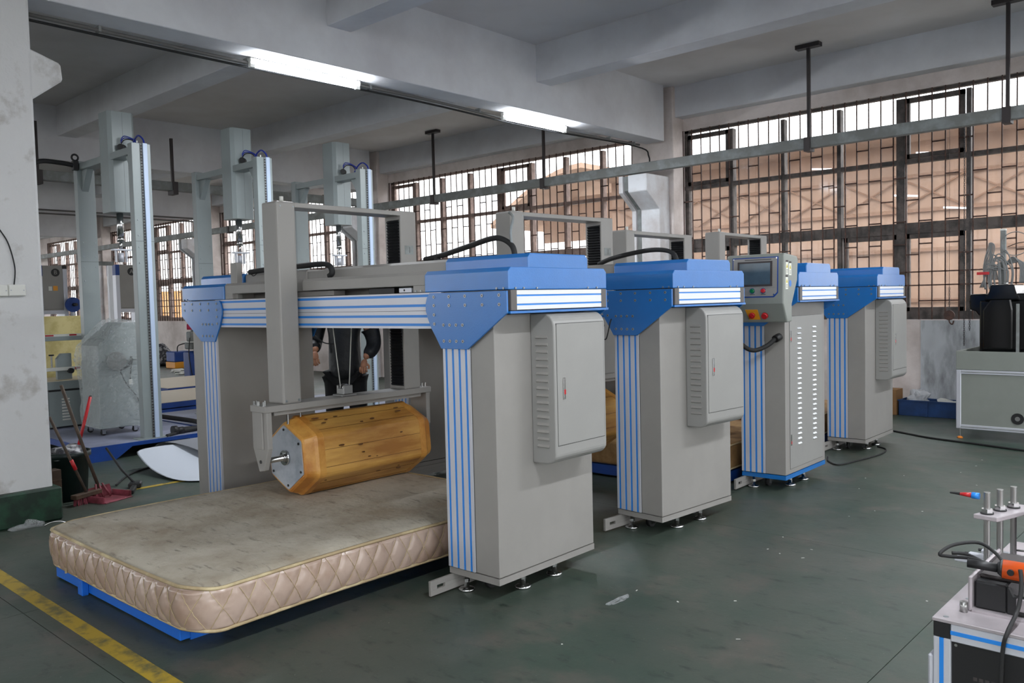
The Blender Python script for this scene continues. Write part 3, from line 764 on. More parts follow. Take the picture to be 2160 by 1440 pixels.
def mattress():
    t = thing('mattress', 'stained used mattress with quilted satin border under the nearest tester', 'mattress', w1(-1.41, -.20, 0), A1)
    hx, hy = .855, 1.08; cr = .15; zb, zt = .101, .292
    def outline(n=14, grow=0.0, per=.0125):
        P = []
        cs = [(hx-cr, hy-cr, 0), (-hx+cr, hy-cr, 90), (-hx+cr, -hy+cr, 180), (hx-cr, -hy+cr, 270)]
        for cx, cy, a0 in cs:
            for i in range(n+1):
                a = math.radians(a0+90*i/n); P.append((cx+(cr+grow)*math.cos(a), cy+(cr+grow)*math.sin(a)))
        Q = []
        for i in range(len(P)):
            a, b = Vector(P[i]), Vector(P[(i+1) % len(P)]); L = (b-a).length; k = max(1, int(L/per))
            for j in range(k): Q.append(a.lerp(b, j/k))
        return Q
    O = outline()
    # arc length for the quilting diamonds
    S = [0]
    for i in range(1, len(O)): S.append(S[-1]+(O[i]-O[i-1]).length)
    tot = S[-1]+(O[0]-O[-1]).length; nd = round(tot/.115)
    b = bmesh.new(); rows = 28; R = []
    for r in range(rows+1):
        v = r/rows; z = zb+(zt-zb)*v; ring = []
        for i, p in enumerate(O):
            c = p/ max(.001, p.length)
            nx = Vector((max(-1, min(1, (p.x-max(-hx+cr, min(hx-cr, p.x)))/cr)), max(-1, min(1, (p.y-max(-hy+cr, min(hy-cr, p.y)))/cr))))
            if nx.length: nx.normalize()
            s = S[i]/tot*nd
            u1 = (s+v*.95) % 1; u2 = (s-v*.95) % 1
            d = min(min(u1, 1-u1), min(u2, 1-u2))
            puff = .012*min(1, (d/.20))**.5 if .04 < v < .96 else 0
            bul = .016*math.sin(PI*v) + .012*v
            wob = .006*math.sin(S[i]*7+3)*math.sin(PI*v)
            q = p+nx*(puff+bul+wob)
            ring.append(b.verts.new((q.x, q.y, z+.006*math.sin(S[i]*2.3))))
        R.append(ring)
    for A, B in zip(R, R[1:]):
        for i in range(len(A)):
            f = b.faces.new((A[i], A[(i+1) % len(A)], B[(i+1) % len(A)], B[i])); f.smooth = True
    b.faces.new(R[0][::-1])
    XY = [[v.co.copy() for v in ring] for ring in R]
    q = MB(); q.bm.free(); q.bm = b; q.build('quilted_border', M_satin, t)
    st_ = MB()
    def surf(sarc, v):
        sarc = sarc % tot; lo_, hi_ = 0, len(S)-1
        while lo_ < hi_:
            m_ = (lo_+hi_+1)//2
            if S[m_] <= sarc: lo_ = m_
            else: hi_ = m_-1
        nxt = (lo_+1) % len(S); L_ = (S[nxt] if nxt else tot)-S[lo_]; f_ = (sarc-S[lo_])/max(L_, 1e-6)
        rr_ = v*rows; k_ = min(rows-1, int(rr_)); g_ = rr_-k_
        a_ = XY[k_][lo_].lerp(XY[k_][nxt], f_); b_ = XY[k_+1][lo_].lerp(XY[k_+1][nxt], f_)
        p_ = a_.lerp(b_, g_); n_ = Vector((p_.x-max(-hx+cr, min(hx-cr, p_.x)), p_.y-max(-hy+cr, min(hy-cr, p_.y)), 0))
        return p_+(n_.normalized()*.002 if n_.length else Vector())
    for k in range(nd):
        for sg in (1, -1):
            st_.tube([surf((k-sg*.95*v)/nd*tot, v) for v in [.04+.92*i/12 for i in range(13)]], .0016, n=4, sub=1)
    stuff(st_.build('quilt_stitching', M_piping, t))
    # top
    b = bmesh.new(); loops = []
    for k, sc in enumerate((1.012, .985, .93, .84, .7, .5, .25)):
        z = zt+(0, .012, .020, .024, .026, .027, .027)[k]
        lp = []
        for i, p in enumerate(O):
            x, y = p.x*sc, p.y*sc
            lp.append(b.verts.new((x, y, z+.006*math.sin(S[i]*2.3)*(1-k/7)+.004*math.sin(x*5+1)*math.sin(y*4)*(k > 1))))
        loops.append(lp)
    for A, B in zip(loops, loops[1:]):
        for i in range(len(A)):
            f = b.faces.new((A[i], A[(i+1) % len(A)], B[(i+1) % len(A)], B[i])); f.smooth = True
    b.faces.new(loops[-1])
    q = MB(); q.bm.free(); q.bm = b; q.build('sleeping_surface', M_tick, t)
    for z, g in ((zt+.004, .014), (zb+.007, .006)):
        OO = outline(grow=g, per=.12); 
        tube('piping', M_piping, t, [(p.x, p.y, z+.005*math.sin(i*.4)) for i, p in enumerate(OO)], .0085, n=6, closed=True, sub=1)
    e = MB().lathe([(.006, 0), (.010, .001), (.010, .004), (.004, .004)], (0, 0, 0), 12).build('air_eyelet', M_rail, t)
    e.rotation_euler = (0, PI/2, 0); e.location = (hx+.028, -.66, .20)
    h = cyl('eyelet_hole', M_black, t, (hx+.030, -.66, .20), (hx+.034, -.66, .20), .004, n=8)
    MB().prism([(-.55, .10), (-.545, .135), (-.535, .145), (-.530, .105)], 'y', -hy-.022, -hy-.016).build('torn_tab', M_piping, t)
mattress()
bf = thing('bed_frame', 'bright blue steel base under the stained mattress', 'frame', w1(-1.41, -.20, 0), A1)
M_bluep = mat('bright_blue_enamel', (20, 104, 206), .45)
box('front_rail', M_bluep, bf, -.85, .60, -1.04, -.99, .008, .088, .003)
box('rear_rail', M_bluep, bf, -.85, .60, .95, 1.0, .008, .088, .003)
for x in (-.85, .55): box('side_rail', M_bluep, bf, x, x+.05, -.99, .95, .035, .088, .003)
box('corner_foot', M_bluep, bf, .55, .60, -.99, -.83, .0, .035); box('corner_foot', M_bluep, bf, -.85, -.80, -.99, -.83, .0, .035)
box('corner_foot', M_bluep, bf, .55, .60, .83, .95, .0, .035); box('corner_foot', M_bluep, bf, -.85, -.80, .83, .95, .0, .035)
box('fork_bracket', M_bluep, bf, -.46, -.40, -1.075, -1.04, .0, .086, .004)
for y in (-.4, .3): box('cross_slat', M_bluep, bf, -.80, .55, y, y+.06, .05, .088)
box('board', M_tick, bf, -.84, .59, -1.03, .99, .0885, .0915)

# mattresses and frames under the other testers (partly seen between the legs)
M_quilt2 = mat('tan_quilted_cover', (176, 140, 92), .8, rgb2=(128, 92, 56), scale=5, lo=.35, hi=.6)
def small_bed(ox, oy, deg, x0, x1, y0, y1, zt, label, lab2):
    t = thing('mattress', label, 'mattress', (ox, oy, 0), math.radians(deg))
    box('cover', M_quilt2, t, x0, x1, y0, y1, .105, zt, .03, 3)
    for z in (.12, zt-.01): tube('piping', M_piping, t, [(x1-.0, y0+.04, z), (x1-.0, y1-.04, z)], .007, n=6, sub=1)
    f = thing('bed_frame', lab2, 'frame', (ox, oy, 0), math.radians(deg))
    box('side_rail', M_blued, f, x1-.06, x1, y0, y1, .02, .10); box('side_rail', M_blued, f, x0, x0+.06, y0, y1, .02, .10)
    box('front_rail', M_blued, f, x0+.06, x1-.06, y0, y0+.05, .02, .10); box('rear_rail', M_blued, f, x0+.06, x1-.06, y1-.05, y1, .02, .10)
    for a in (x0, x1-.05):
        for b in (y0, y1-.05): box('corner_foot', M_blued, f, a, a+.05, b, b+.05, 0, .02)
small_bed(-2.740, 5.998, 1.41, -2.2, -.47, -.30, 1.3, .318, 'brown-edged mattress glimpsed between the second and third testers', 'blue frame glimpsed under the mattress of the third tester')
small_bed(-2.834, 7.908, .92, -2.2, -.47, -.35, 1.3, .318, 'tan mattress glimpsed in the gap between the third and fourth testers', 'blue frame glimpsed under the farthest mattress')

# ------------------------------------------------------------------ tall column testers
M_sage = mat('sage_grey_enamel', (144, 153, 153), .38, var=.04, scale=1.5, spec=.5)
M_deck = mat('pale_deck_sheet', (150, 154, 176), .55, rgb2=(128, 132, 150), scale=2)
M_strip = mat('pale_blue_strip', (182, 198, 222), .45)
M_hose = mat('blue_air_hose', (22, 44, 140), .4)
def tall_tester(dx, yc, label, platform):
    t = thing('column_tester', label, 'machine', (dx, yc, 0), 0, 'tall twin column testers at the left')
    deck_z = .150
    pl = box('deck', M_deck, t, -10.75, -8.62, -.665, .67, deck_z-.006, deck_z)
    P = [(-.68, .0), (-.42, .0), (-.25, .112), (.36, .112), (.40, .0), (.68, .0), (.68, deck_z), (-.68, deck_z)]
    for x in (-8.62, -10.77): prism('side_skirt', M_blued, t, P, 'x', x, x+.02)
    for y in (-.68, .665): box('end_skirt', M_blued, t, -10.75, -8.62, y, y+.015, .09, deck_z)
    for (x0, x1, near) in ((-8.76, -8.66, 1), (-10.22, -10.12, 0)):
        c = box('column', M_sage, t, x0, x1, -.10, .095, deck_z, 3.205, .004)
        box('foot_plate', M_sage, c, x0-.05, x1+.03, -.16, .15, deck_z, deck_z+.012)
        zs = (1.98, 2.14, 2.26, 2.42) if near else (1.84, 2.0, 2.12, 2.28)
        for z in zs:
            for y in (-.065, .065): cyl('screw', M_screw, c, (x1, y, z), (x1+.006, y, z), .008, n=8)
        box('joint_line', M_seam, c, x1, x1+.0008, -.098, .093, zs[1]+.06, zs[1]+.063)
        if near:
            st = box('cover_strip', M_strip, c, x1, x1+.028, .005, .050, deck_z+.012, 3.205, .002)
            r = MB(); z = deck_z+.02
            while z < 3.19: r.box(x1, x1+.014, -.012, .003, z, z+.014); z += .03
            stuff(r.build('rack_teeth', M_steel_dk, c))
            box('rack_back', M_rail, c, x1, x1+.008, -.014, .005, deck_z+.012, 3.2)
    # crosshead with braces
    box('cross_bar', M_sage, t, -10.12, -8.76, -.085, .06, 3.10, 3.175, .003)
    for x, s in ((-8.76, -1), (-10.12, 1)):
        prism('brace', M_sage, t, [(x, 3.10), (x+s*.17, 3.10), (x+s*.03, 2.90), (x, 2.86)], 'y', -.05, .02, .002)
    h = .03
    hd = prism('actuator_head', M_sage, t, [(-9.48+h, -.10), (-9.24, -.10), (-9.20, -.065), (-9.20, .145), (-9.24, .18), (-9.48+h, .18), (-9.48, .15), (-9.48, -.07)], 'z', 2.55, 3.62)
    box('seam', M_seam, hd, -9.2, -9.1994, .045, .0465, 2.56, 3.61)
    rod = MB().cyl((-9.34, .035, 2.30), (-9.34, .035, 2.55), .034, n=16).cyl((-9.34, .035, 2.24), (-9.34, .035, 2.30), .040, .030, n=16).cyl((-9.34, .035, 2.16), (-9.34, .035, 2.25), .014, n=10)
    rod.build('piston_rod', M_chrome, t)
    fx = MB().box(-9.38, -9.30, -.06, .13, 2.145, 2.162).box(-9.36, -9.32, -.03, -.02, 2.02, 2.145).box(-9.36, -9.32, .08, .09, 2.02, 2.145).cyl((-9.34, .03, 2.02), (-9.34, .03, 2.12), .03, n=12)
    fx.build('test_fixture', M_alu, t)
    v = cyl('valve', M_black, t, (-9.19, .045, 3.235), (-9.14, -.01, 3.235), .034, n=14)
    for k in range(3):
        a = .02*k
        tube('air_hose', M_hose if k else M_rubber, t, [(-9.15, -.0, 3.26+a), (-9.12, .03, 3.31+a), (-9.05, .08+a, 3.30), (-9.0, .10+a, 3.22)], .0055, n=6)
    tube('air_hose', M_hose, t, [(-8.95, .02, 3.18), (-8.86, .02, 3.27), (-8.76, .02, 3.30), (-8.68, .03, 3.25), (-8.655, .03, 3.19)], .009, n=6)
    cyl('lifting_eye', M_white, t, (-8.71, -.02, 3.205), (-8.71, -.02, 3.235), .008, n=8)
    tube('base_cable', M_rubber, t, [(-8.63, .12, .165), (-8.70, .25, .17), (-8.8, .35, .19), (-8.9, .55, .18)], .016, n=6)
    return t
TT1 = tall_tester(0.0, 3.85, 'nearest tall column tester, on the blue platform beside the wrapped cabinet', True)
tall_tester(.06, 5.235, 'middle tall column tester, rising behind the left leg of the nearest roller tester', True)
tall_tester(.10, 6.655, 'rear tall column tester, seen through the carriage of the nearest roller tester', True)
dh = bpy.data.objects.new('drain_hose', None); COL.objects.link(dh); dh.parent = TT1; dh.location = (-8.75, .25, .15)
tube('hose', M_rubber, dh, [(.02, .0, .035), (.0, .18, .03), (-.12, .42, .035), (-.55, .50, .04), (-1.3, .42, .05)], .028, n=10)
cyl('coupling', M_black, dh, (.02, -.02, .045), (.02, .03, .045), .05, n=14); cyl('coupling_collar', M_black, dh, (.02, .03, .04), (.02, .10, .04), .036, n=12)
hk = bpy.data.objects.new('swing_hose', None); COL.objects.link(hk); hk.parent = TT1; hk.location = (-10.1, -.55, 3.1)
tube('hose', M_rubber, hk, [(-.1, -.35, -.15), (0, -.10, -.05), (0, .06, .055), (0, .28, .06), (0, .42, .045)], .026, n=10)
MB().box(-.03, .03, .40, .46, -.01, .10).build('clamp_block', M_black, hk, .006)
rg = tube('ring', M_black, hk, [(0, .43+.035*math.cos(a*PI/4), .135+.035*math.sin(a*PI/4)) for a in range(8)], .011, n=8, closed=True, sub=2)

# low platforms with pale tops
M_cream = mat('cream_deck', (226, 212, 190), .5)
def low_platform(x0, x1, y0, y1, rz, label):
    cx, cy = (x0+x1)/2, (y0+y1)/2
    t = thing('low_platform', label, 'platform', (cx, cy, 0), rz)
    a, b = (x1-x0)/2, (y1-y0)/2
    box('deck', M_cream, t, -a, a, -b, b, .150, .156)
    for s in (-1, 1):
        box('side_channel', M_blued, t, min(s*a, s*(a-.06)), max(s*a, s*(a-.06)), -b, b, .07, .148); box('end_channel', M_blued, t, -a+.06, a-.06, min(s*b, s*(b-.06)), max(s*b, s*(b-.06)), .07, .148)
        box('lower_skid', M_blued, t, min(s*a, s*(a-.05)), max(s*a, s*(a-.05)), -b, b, 0, .055)
low_platform(-13.5, -11.8, 4.95, 6.9, math.radians(2), 'cream-topped blue low platform beyond the tall testers, nearer of two')
low_platform(-16.0, -13.9, 6.4, 8.6, math.radians(2), 'cream-topped blue low platform beyond the tall testers, further of two')

# ------------------------------------------------------------------ wrapped cabinet on the platform
M_film = film_mat('stretch_film', (226, 232, 232), .70, .10, bump=1.0, bscale=30)
def wrapped():
    t = thing('wrapped_cabinet', 'sage grey control cabinet on casters wrapped in clear film', 'cabinet', (-9.52, 3.80, .15), 0)
    box('body', M_sage, t, -.24, .22, -.235, .20, .075, .80, .006)
    P = [(-.235, .80), (.20, .80), (.20, 1.21), (.05, 1.215), (-.235, .97)]
    prism('console_head', M_sage, t, P, 'x', -.22, .24, .006)
    for x in (-.19, .17):
        for y in (-.19, .15): caster(t, x, y, .075, .030)
    cyl('clamp_drum', M_steel, t, (.24, -.06, .80), (.29, -.06, .80), .10, n=20)
    tube('cable', M_rubber, t, [(.24, -.15, .86), (.26, -.12, .74), (.26, -.02, .70), (.26, .08, .76), (.25, .11, .84)], .012, n=6)
    tube('cable', M_rubber, t, [(.25, -.02, .70), (.25, .04, .55), (.24, .15, .40), (.23, .20, .28)], .007, n=6)
    tube('cable', M_rubber, t, [(.25, .12, .82), (.25, .10, .70), (.24, .09, .58)], .008, n=6)
    box('plug', M_white, t, .235, .26, .07, .11, .53, .59, .006)
    # film skin: creased sheet round the box
    b = bmesh.new(); rnd = random.Random(5); rings = []
    secs = [(.09, .255, .25), (.22, .27, .25), (.38, .265, .245), (.55, .27, .25), (.70, .285, .27), (.82, .31, .29), (.95, .29, .27), (1.10, .27, .25), (1.22, .25, .20), (1.25, .16, .12)]
    base = [(-1, -1), (-.5, -1.04), (0, -1.05), (.5, -1.04), (1, -1), (1.04, -.5), (1.05, 0), (1.04, .5), (1, 1), (.5, 1.03), (0, 1.05), (-.5, 1.03), (-1, 1), (-1.03, .5), (-1.05, 0), (-1.03, -.5)]
    for z, a, c in secs:
        ring = []
        for (u, v) in base:
            zz = z
            if z > .8 and v < 0: zz = z - (z-.8)*.42*(-v)
            ring.append(b.verts.new((u*a+rnd.uniform(-.006, .012), v*c-.015+rnd.uniform(-.006, .012), zz+rnd.uniform(-.02, .02))))
        rings.append(ring)
    for A, B in zip(rings, rings[1:]):
        for i in range(len(A)): b.faces.new((A[i], A[(i+1) % len(A)], B[(i+1) % len(A)], B[i]))
    b.faces.new(rings[-1])
    bmesh.ops.subdivide_edges(b, edges=b.edges[:], cuts=2, use_grid_fill=True)
    for v in b.verts:
        v.co += Vector((rnd.uniform(-1, 1), rnd.uniform(-1, 1), rnd.uniform(-1, 1)))*.007
    q = MB(); q.bm.free(); q.bm = b; q.build('film', M_film, t)
wrapped()

# grey machine base with louvres, clamps and ruler rails
def rail_machine():
    t = thing('bench_tester', 'low sage grey machine with louvred base and red-marked white rails', 'machine', (-10.35, 3.68, .15))
    box('base', M_sage, t, -.62, 0, -.27, .28, .02, .43, .004)
    for x in (-.6, -.05):
        for y in (-.24, .24): box('foot', M_black, t, x, x+.04, y-.02, y+.02, 0, .02)
    for ya, yb in ((-.13, -.045), (.11, .195)):
        for i in range(8): prism('louvre', M_white, t, [(0, .09+.034*i), (.01, .094+.034*i), (0, .107+.034*i)], 'y', ya, yb)
    box('dark_gap', M_black, t, -.60, .002, -.26, .27, .43, .452)
    box('table_frame', M_sage, t, -.64, .012, -.28, .29, .452, .545, .004)
    box('table_top', M_cream, t, -.62, .0, -.27, .28, .545, .552)
    box('post', M_sage, t, -.05, .02, -.36, -.28, .0, .98, .004)
    c = prism('clamp', M_sage, t, [(-.14, .56), (.02, .56), (.02, .86), (-.09, .86), (-.14, .80)], 'x', -.12, -.06, .003)
    cyl('spindle', M_black, t, (-.02, -.02, .66), (.04, -.02, .66), .03, n=14)
    cyl('star_knob', M_black, t, (-.05, -.20, .84), (-.05, -.20, .855), .028, n=10); cyl('knob_stem', M_chrome, t, (-.05, -.20, .70), (-.05, -.20, .84), .010, n=8)
    r1 = box('lower_rail', M_white, t, -.04, 0, -.28, .28, .665, .705, .002)
    box('red_mark', M_red, r1, 0, .001, .03, .09, .675, .700)
    r2 = box('upper_beam', M_sage, t, -.10, -.04, -.34, .34, 1.01, 1.085, .003)
    r3 = box('scale_strip', M_white, r2, -.04, -.038, -.33, .33, 1.06, 1.085)
    for a, b in ((-.26, -.17), (.0, .08)): box('red_mark', M_red, r3, -.038, -.0372, a, b, 1.064, 1.081)
    for y in (-.33, .33): box('upright', M_sage, t, -.10, -.04, y-.01, y+.01, .552, 1.01)
rail_machine()
M_foam = mat('yellow_foam_board', (214, 200, 142), .85, rgb2=(196, 180, 120), scale=6, lo=.4, hi=.55)
fb = tag(box('foam_board', M_foam, None, -11.25, -11.17, 3.58, 4.17, 0, 1.44, .004), 'upright pale yellow foam board behind the louvred grey machine', 'board')

# ------------------------------------------------------------------ two door-sized lab frames far left (letters B and A)
M_letter = mat('letter_black', (24, 24, 24), .5)
def lab_frame(x, y, letter, label, stickers):
    t = thing('cabinet_frame', label, 'machine', (x, y, 0))
    z0, z1 = 1.42, 2.36
    box('panel', M_gray, t, -.40, 0, -.02, .34, z0+.10, z1, .004)
    box('panel_line', M_seam, t, 0, .001, .0, .31, z0+.12, z0+.124); 
    for ya in (.34,): box('side_profile', M_alu, t, -.40, .005, ya, ya+.07, .0, z1-.06, .002); box('cap', M_black, t, -.40, .008, ya-.01, ya+.072, z1-.06, z1)
    box('side_profile', M_alu, t, -.40, .005, -.09, -.02, .0, z1-.06, .002); box('cap', M_blued, t, -.40, .008, -.092, -.018, z1-.20, z1)
    box('bottom_profile', M_alu, t, -.40, .005, -.02, .34, z0+.03, z0+.10, .002)
    box('table', M_cream, t, -.42, .02, -.09, .41, .78, .82)
    d = MB().prism([(.21+.075*math.cos(k*PI/12), z1-.13+.075*math.sin(k*PI/12)) for k in range(24)], 'x', 0, .003).build('letter_disc', M_letter, t)
    text_part('letter', letter, M_gray, t, (.0035, .21, z1-.13), (PI/2, 0, PI/2), .11)
    if stickers:
        box('sticker', M_yellow, t, 0, .002, .16, .24, z0+.47, z0+.56); box('sticker', M_white, t, 0, .002, .08, .14, z0+.47, z0+.55)
    return t
lab_frame(-17.0, 5.62, 'B', 'grey panelled test frame with a round letter B beside the big column', True)
lab_frame(-16.3, 6.74, 'A', 'grey panelled test frame with a round letter A, seen between the tall tester columns', False)
hw = thing('hand_wheel', 'blue hand wheel with black grip beside the frame lettered B', 'wheel', (-16.9, 6.08, 0))
cyl('wheel', M_blued, hw, (-.01, 0, 1.62), (.02, 0, 1.62), .14, n=24); cyl('hub', M_black, hw, (0.02, .0, 1.62), (.10, .03, 1.62), .03, n=10); box('stand', M_alu, hw, -.06, -.01, -.03, .03, 0, 1.62)
up = thing('slide_frame', 'white upright frame with blue corner and sliding bracket behind the first tall tester', 'frame', (-15.5, 5.80, 0))
box('upright', M_aluw, up, -.06, 0, -.0, .07, 0, 2.30, .003); box('upright', M_aluw, up, -.06, 0, .40, .47, 0, 2.30, .003)
box('top_rail', M_rail, up, -.06, 0, -.03, .50, 2.30, 2.37, .003)
prism('corner_plate', M_blued, up, [(-.05, 2.40), (.10, 2.40), (.02, 2.15), (-.01, 1.98), (-.05, 1.98)], 'x', .001, .012)
box('slide_bracket', M_white, up, .0, .04, .02, .16, 1.21, 1.33, .004); cyl('guide_rod', M_chrome, up, (.02, .12, .7), (.02, .12, 1.95), .012, n=8); cyl('guide_rod', M_steel_dk, up, (.02, .17, .7), (.02, .17, 1.75), .018, n=8)
box('foot', M_blued, up, -.08, .02, -.02, .49, 0, .04)
ob = thing('orange_case', 'orange case standing behind the wrapped cabinet', 'case', (-12.0, 5.13, .157))
box('shell', M_yellow, ob, -.10, 0, 0, .085, .36, .60, .006); box('stand', M_steel_dk, ob, -.10, 0, 0, .085, 0, .36); box('print', M_seam, ob, 0, .001, .03, .05, .44, .56)

# clutter on the far floor
M_bag = mat('crumpled_dark_bags', (60, 60, 66), .6, rgb2=(190, 190, 192), scale=14, lo=.38, hi=.52)
def crumple(name, m, loc, sc, label, cat, seed=1, amp=.25, group=None):
    b = bmesh.new(); bmesh.ops.create_icosphere(b, subdivisions=3, radius=1); r = random.Random(seed)
    ph = [Vector((r.uniform(-4, 4), r.uniform(-4, 4), r.uniform(-4, 4))) for _ in range(7)]
    for v in b.verts:
        k = 1+amp*sum(math.sin(v.co.dot(p)*1.6+i) for i, p in enumerate(ph))/3
        v.co = Vector((v.co.x*sc[0]*k, v.co.y*sc[1]*k, max(0, v.co.z*k*.9+.35)*sc[2]))
    for f in b.faces: f.smooth = r.random() > .4
    q = MB(); q.bm.free(); q.bm = b
    o = q.build(name, m, None, loc=loc); tag(o, label, cat, group); return o
crumple('bag_heap', M_bag, (-21.9, 10.0, 0), (.42, .35, .42), 'heap of black and white crumpled bags by the far wall', 'bags', 3)
tb = thing('tool_box', 'blue and yellow open tool box by the far wall', 'box', (-20.6, 9.95, 0))
box('base', M_yellow, tb, -.25, .25, -.3, .35, 0, .16, .01); box('tray', M_blued, tb, -.24, .24, -.29, .20, .16, .42, .02); tube('handle', M_black, tb, [(.2, -.2, .42), (.2, -.15, .58), (.2, .2, .58), (.2, .34, .16)], .015, n=6)
fm = thing('blue_floor_machine', 'blue-bodied machine with white top plate and pink knob, left of the nearest tester', 'machine', (-16.5, 8.25, 0))
box('body', M_blued, fm, -.2, .12, -.16, .2, .0, .62, .05, 3); box('head', M_rail, fm, -.15, .1, -.14, .18, .66, .80, .02); box('top_plate', M_white, fm, -.2, .14, -.18, .22, .80, .82); cyl('motor', M_steel, fm, (.13, -.02, .55), (.13, -.02, .80), .06, n=12)
box('gauge_block', M_rail, fm, -.1, .1, -.12, .16, .82, 1.02, .02); cyl('pink_knob', mat('pink_plastic', (200, 50, 90), .4), fm, (.0, -.14, 1.12), (.06, -.04, 1.12), .06, n=12)
box('neck', M_black, fm, -.03, .03, -.05, .05, 1.0, 1.12)
tube('lead', M_rubber, fm, [(.13, -.15, .9), (.16, -.2, .6), (.15, -.17, .3), (.16, -.12, .02)], .01, n=6)
for i, (x, y, s) in enumerate(((-18.4, 8.9, .16), (-17.9, 9.3, .1), (-19.2, 9.2, .2))):
    crumple('paper_scrap', M_white, (x, y, 0), (s, s*.8, s*.3), ('white crumpled paper on the far floor', 'small white paper scrap on the far floor near the blue machine', 'large white sheet on the far floor before the tool box')[i], 'paper', 20+i)

# ------------------------------------------------------------------ cleaning corner beside the big column
M_bin = mat('dark_green_bin', (18, 40, 36), .45, var=.3, scale=5)
bn = thing('waste_bin', 'round dark green waste bin beside the big column', 'bin', (-7.12, 2.47, 0))
MB().lathe([(.0, .0), (.125, .0), (.150, .34), (.165, .345), (.165, .385), (.155, .385), (.150, .36), (.0, .33)], (0, 0, 0), 28).build('drum', M_bin, bn)
crumple('rubbish', M_bag, (-7.12, 2.47, .33), (.12, .12, .08), 'crumpled rubbish showing in the green bin', 'rubbish', 8)
M_card = mat('brown_card', (84, 62, 46), .8, var=.25, scale=6)
cb = thing('carton', 'small dark brown carton between the column plinth and the bin', 'box', (-6.86, 2.26, 0), math.radians(5))
box('box_body', M_card, cb, -.05, .05, -.045, .045, 0, .30, .003)
for z in (.12, .22): box('flap', M_card, cb, .05, .056, -.045, .045, z, z+.004)
M_pink = mat('faded_pink_plastic', (150, 70, 84), .6, rgb2=(104, 44, 50), scale=7)
M_wood = mat('old_wood_handle', (92, 76, 62), .7, var=.25, scale=10)
dp = thing('dustpan', 'faded pink plastic long-handled dustpan before the green bin', 'dustpan', (-6.93, 2.62, 0), math.radians(20))
MB().prism([(-.13, 0), (.13, 0), (.10, .10), (-.10, .10)], 'x', 0, .004).build('back_wall', M_pink, dp)
box('pan', M_pink, dp, 0, .22, -.13, .13, 0, .008, .002); box('side_lip', M_pink, dp, 0, .20, -.134, -.126, 0, .05); box('side_lip', M_pink, dp, 0, .20, .126, .134, 0, .05)
tube('handle', M_wood, dp, [(.0, 0, .09), (-.05, -.11, .50), (-.08, -.23, .93)], .013, n=8, sub=1)
for s in (-.03, .0, .03): tube('socket_strut', M_pink, dp, [(.05, s*2.2, .01), (.0, s, .12)], .008, n=6, sub=1)
br = thing('broom', 'worn broom with slim wooden handle leaning on the column', 'broom', (-6.86, 2.50, 0), math.radians(25))
box('brush_block', M_card, br, -.03, .03, -.13, .13, .05, .085, .004)
g = MB(); rr = random.Random(2)
for i in range(70):
    y = -.12+.24*rr.random(); x = rr.uniform(-.02, .02); g.cyl((x, y, .055), (x*1.6+rr.uniform(-.01, .01), y*1.05, 0.0), .0025, n=4)
stuff(g.build('bristles', M_pink, br))
tube('handle', M_wood, br, [(0, 0, .08), (-.12, -.20, .70)], .011, n=8, sub=1); tube('grip_sleeve', M_red, br, [(-.035, -.06, .27), (-.05, -.085, .35)], .014, n=8, sub=1)
sq = thing('floor_squeegee', 'black rubber floor squeegee lying flat beyond the pink dustpan', 'squeegee', (-7.0, 2.92, 0), math.radians(-30))
box('blade', M_rubber, sq, -.16, .16, -.02, .02, 0, .035, .006); box('holder', M_black, sq, -.17, -.06, -.05, .05, .0, .05, .01); tube('handle', M_rubber, sq, [(-.1, 0, .04), (-.25, -.12, .14), (-.45, -.26, .30)], .010, n=6, sub=1)
rs = thing('red_stick', 'bright red stick standing in the green bin', 'stick', (-7.12, 2.50, .34))
tube('shaft', M_red, rs, [(.0, .03, .0), (.0, .16, .46)], .013, n=8, sub=1); cyl('end_plug', M_steel_dk, rs, (0, .16, .46), (0, .163, .47), .010, n=8)
# crumpled film at the plinth
M_clear = film_mat('clear_film_scrap', (210, 214, 216), .72, .15, bump=.8, bscale=40)
crumple('film_scrap', M_clear, (-6.40, 1.95, 0), (.035, .10, .035), 'crumpled clear film lying at the foot of the green plinth', 'film', 9, .35)
o = tag(tube('metal_handle', M_chrome, None, [(-6.33, 2.02, .01), (-6.30, 2.05, .03), (-6.27, 2.10, .035), (-6.25, 2.13, .02)], .006, n=6), 'small bent chrome handle beside the green plinth', 'handle')
crumple('film_scrap', M_clear, (-2.40, 3.34, 0), (.018, .075, .010), 'thin twisted strip of clear film on the open green floor', 'film', 12, .4)

# tiny litter trodden into the paint
g = MB(); rr = random.Random(9)
for i in range(26):
    x, y = rr.uniform(-3.0, -.8), rr.uniform(2.2, 8.5)
    if x < -2.6 and y > 2.5: x += .7
    a = rr.uniform(0, 6.28); l_ = rr.uniform(.003, .010); w_ = rr.uniform(.002, .004)
    g.box(-l_, l_, -w_, w_, .0004, .0016, Matrix.Translation((x, y, 0)) @ Matrix.Rotation(a, 4, 'Z'))
stuff(g.build('litter_specks', M_white, floor))
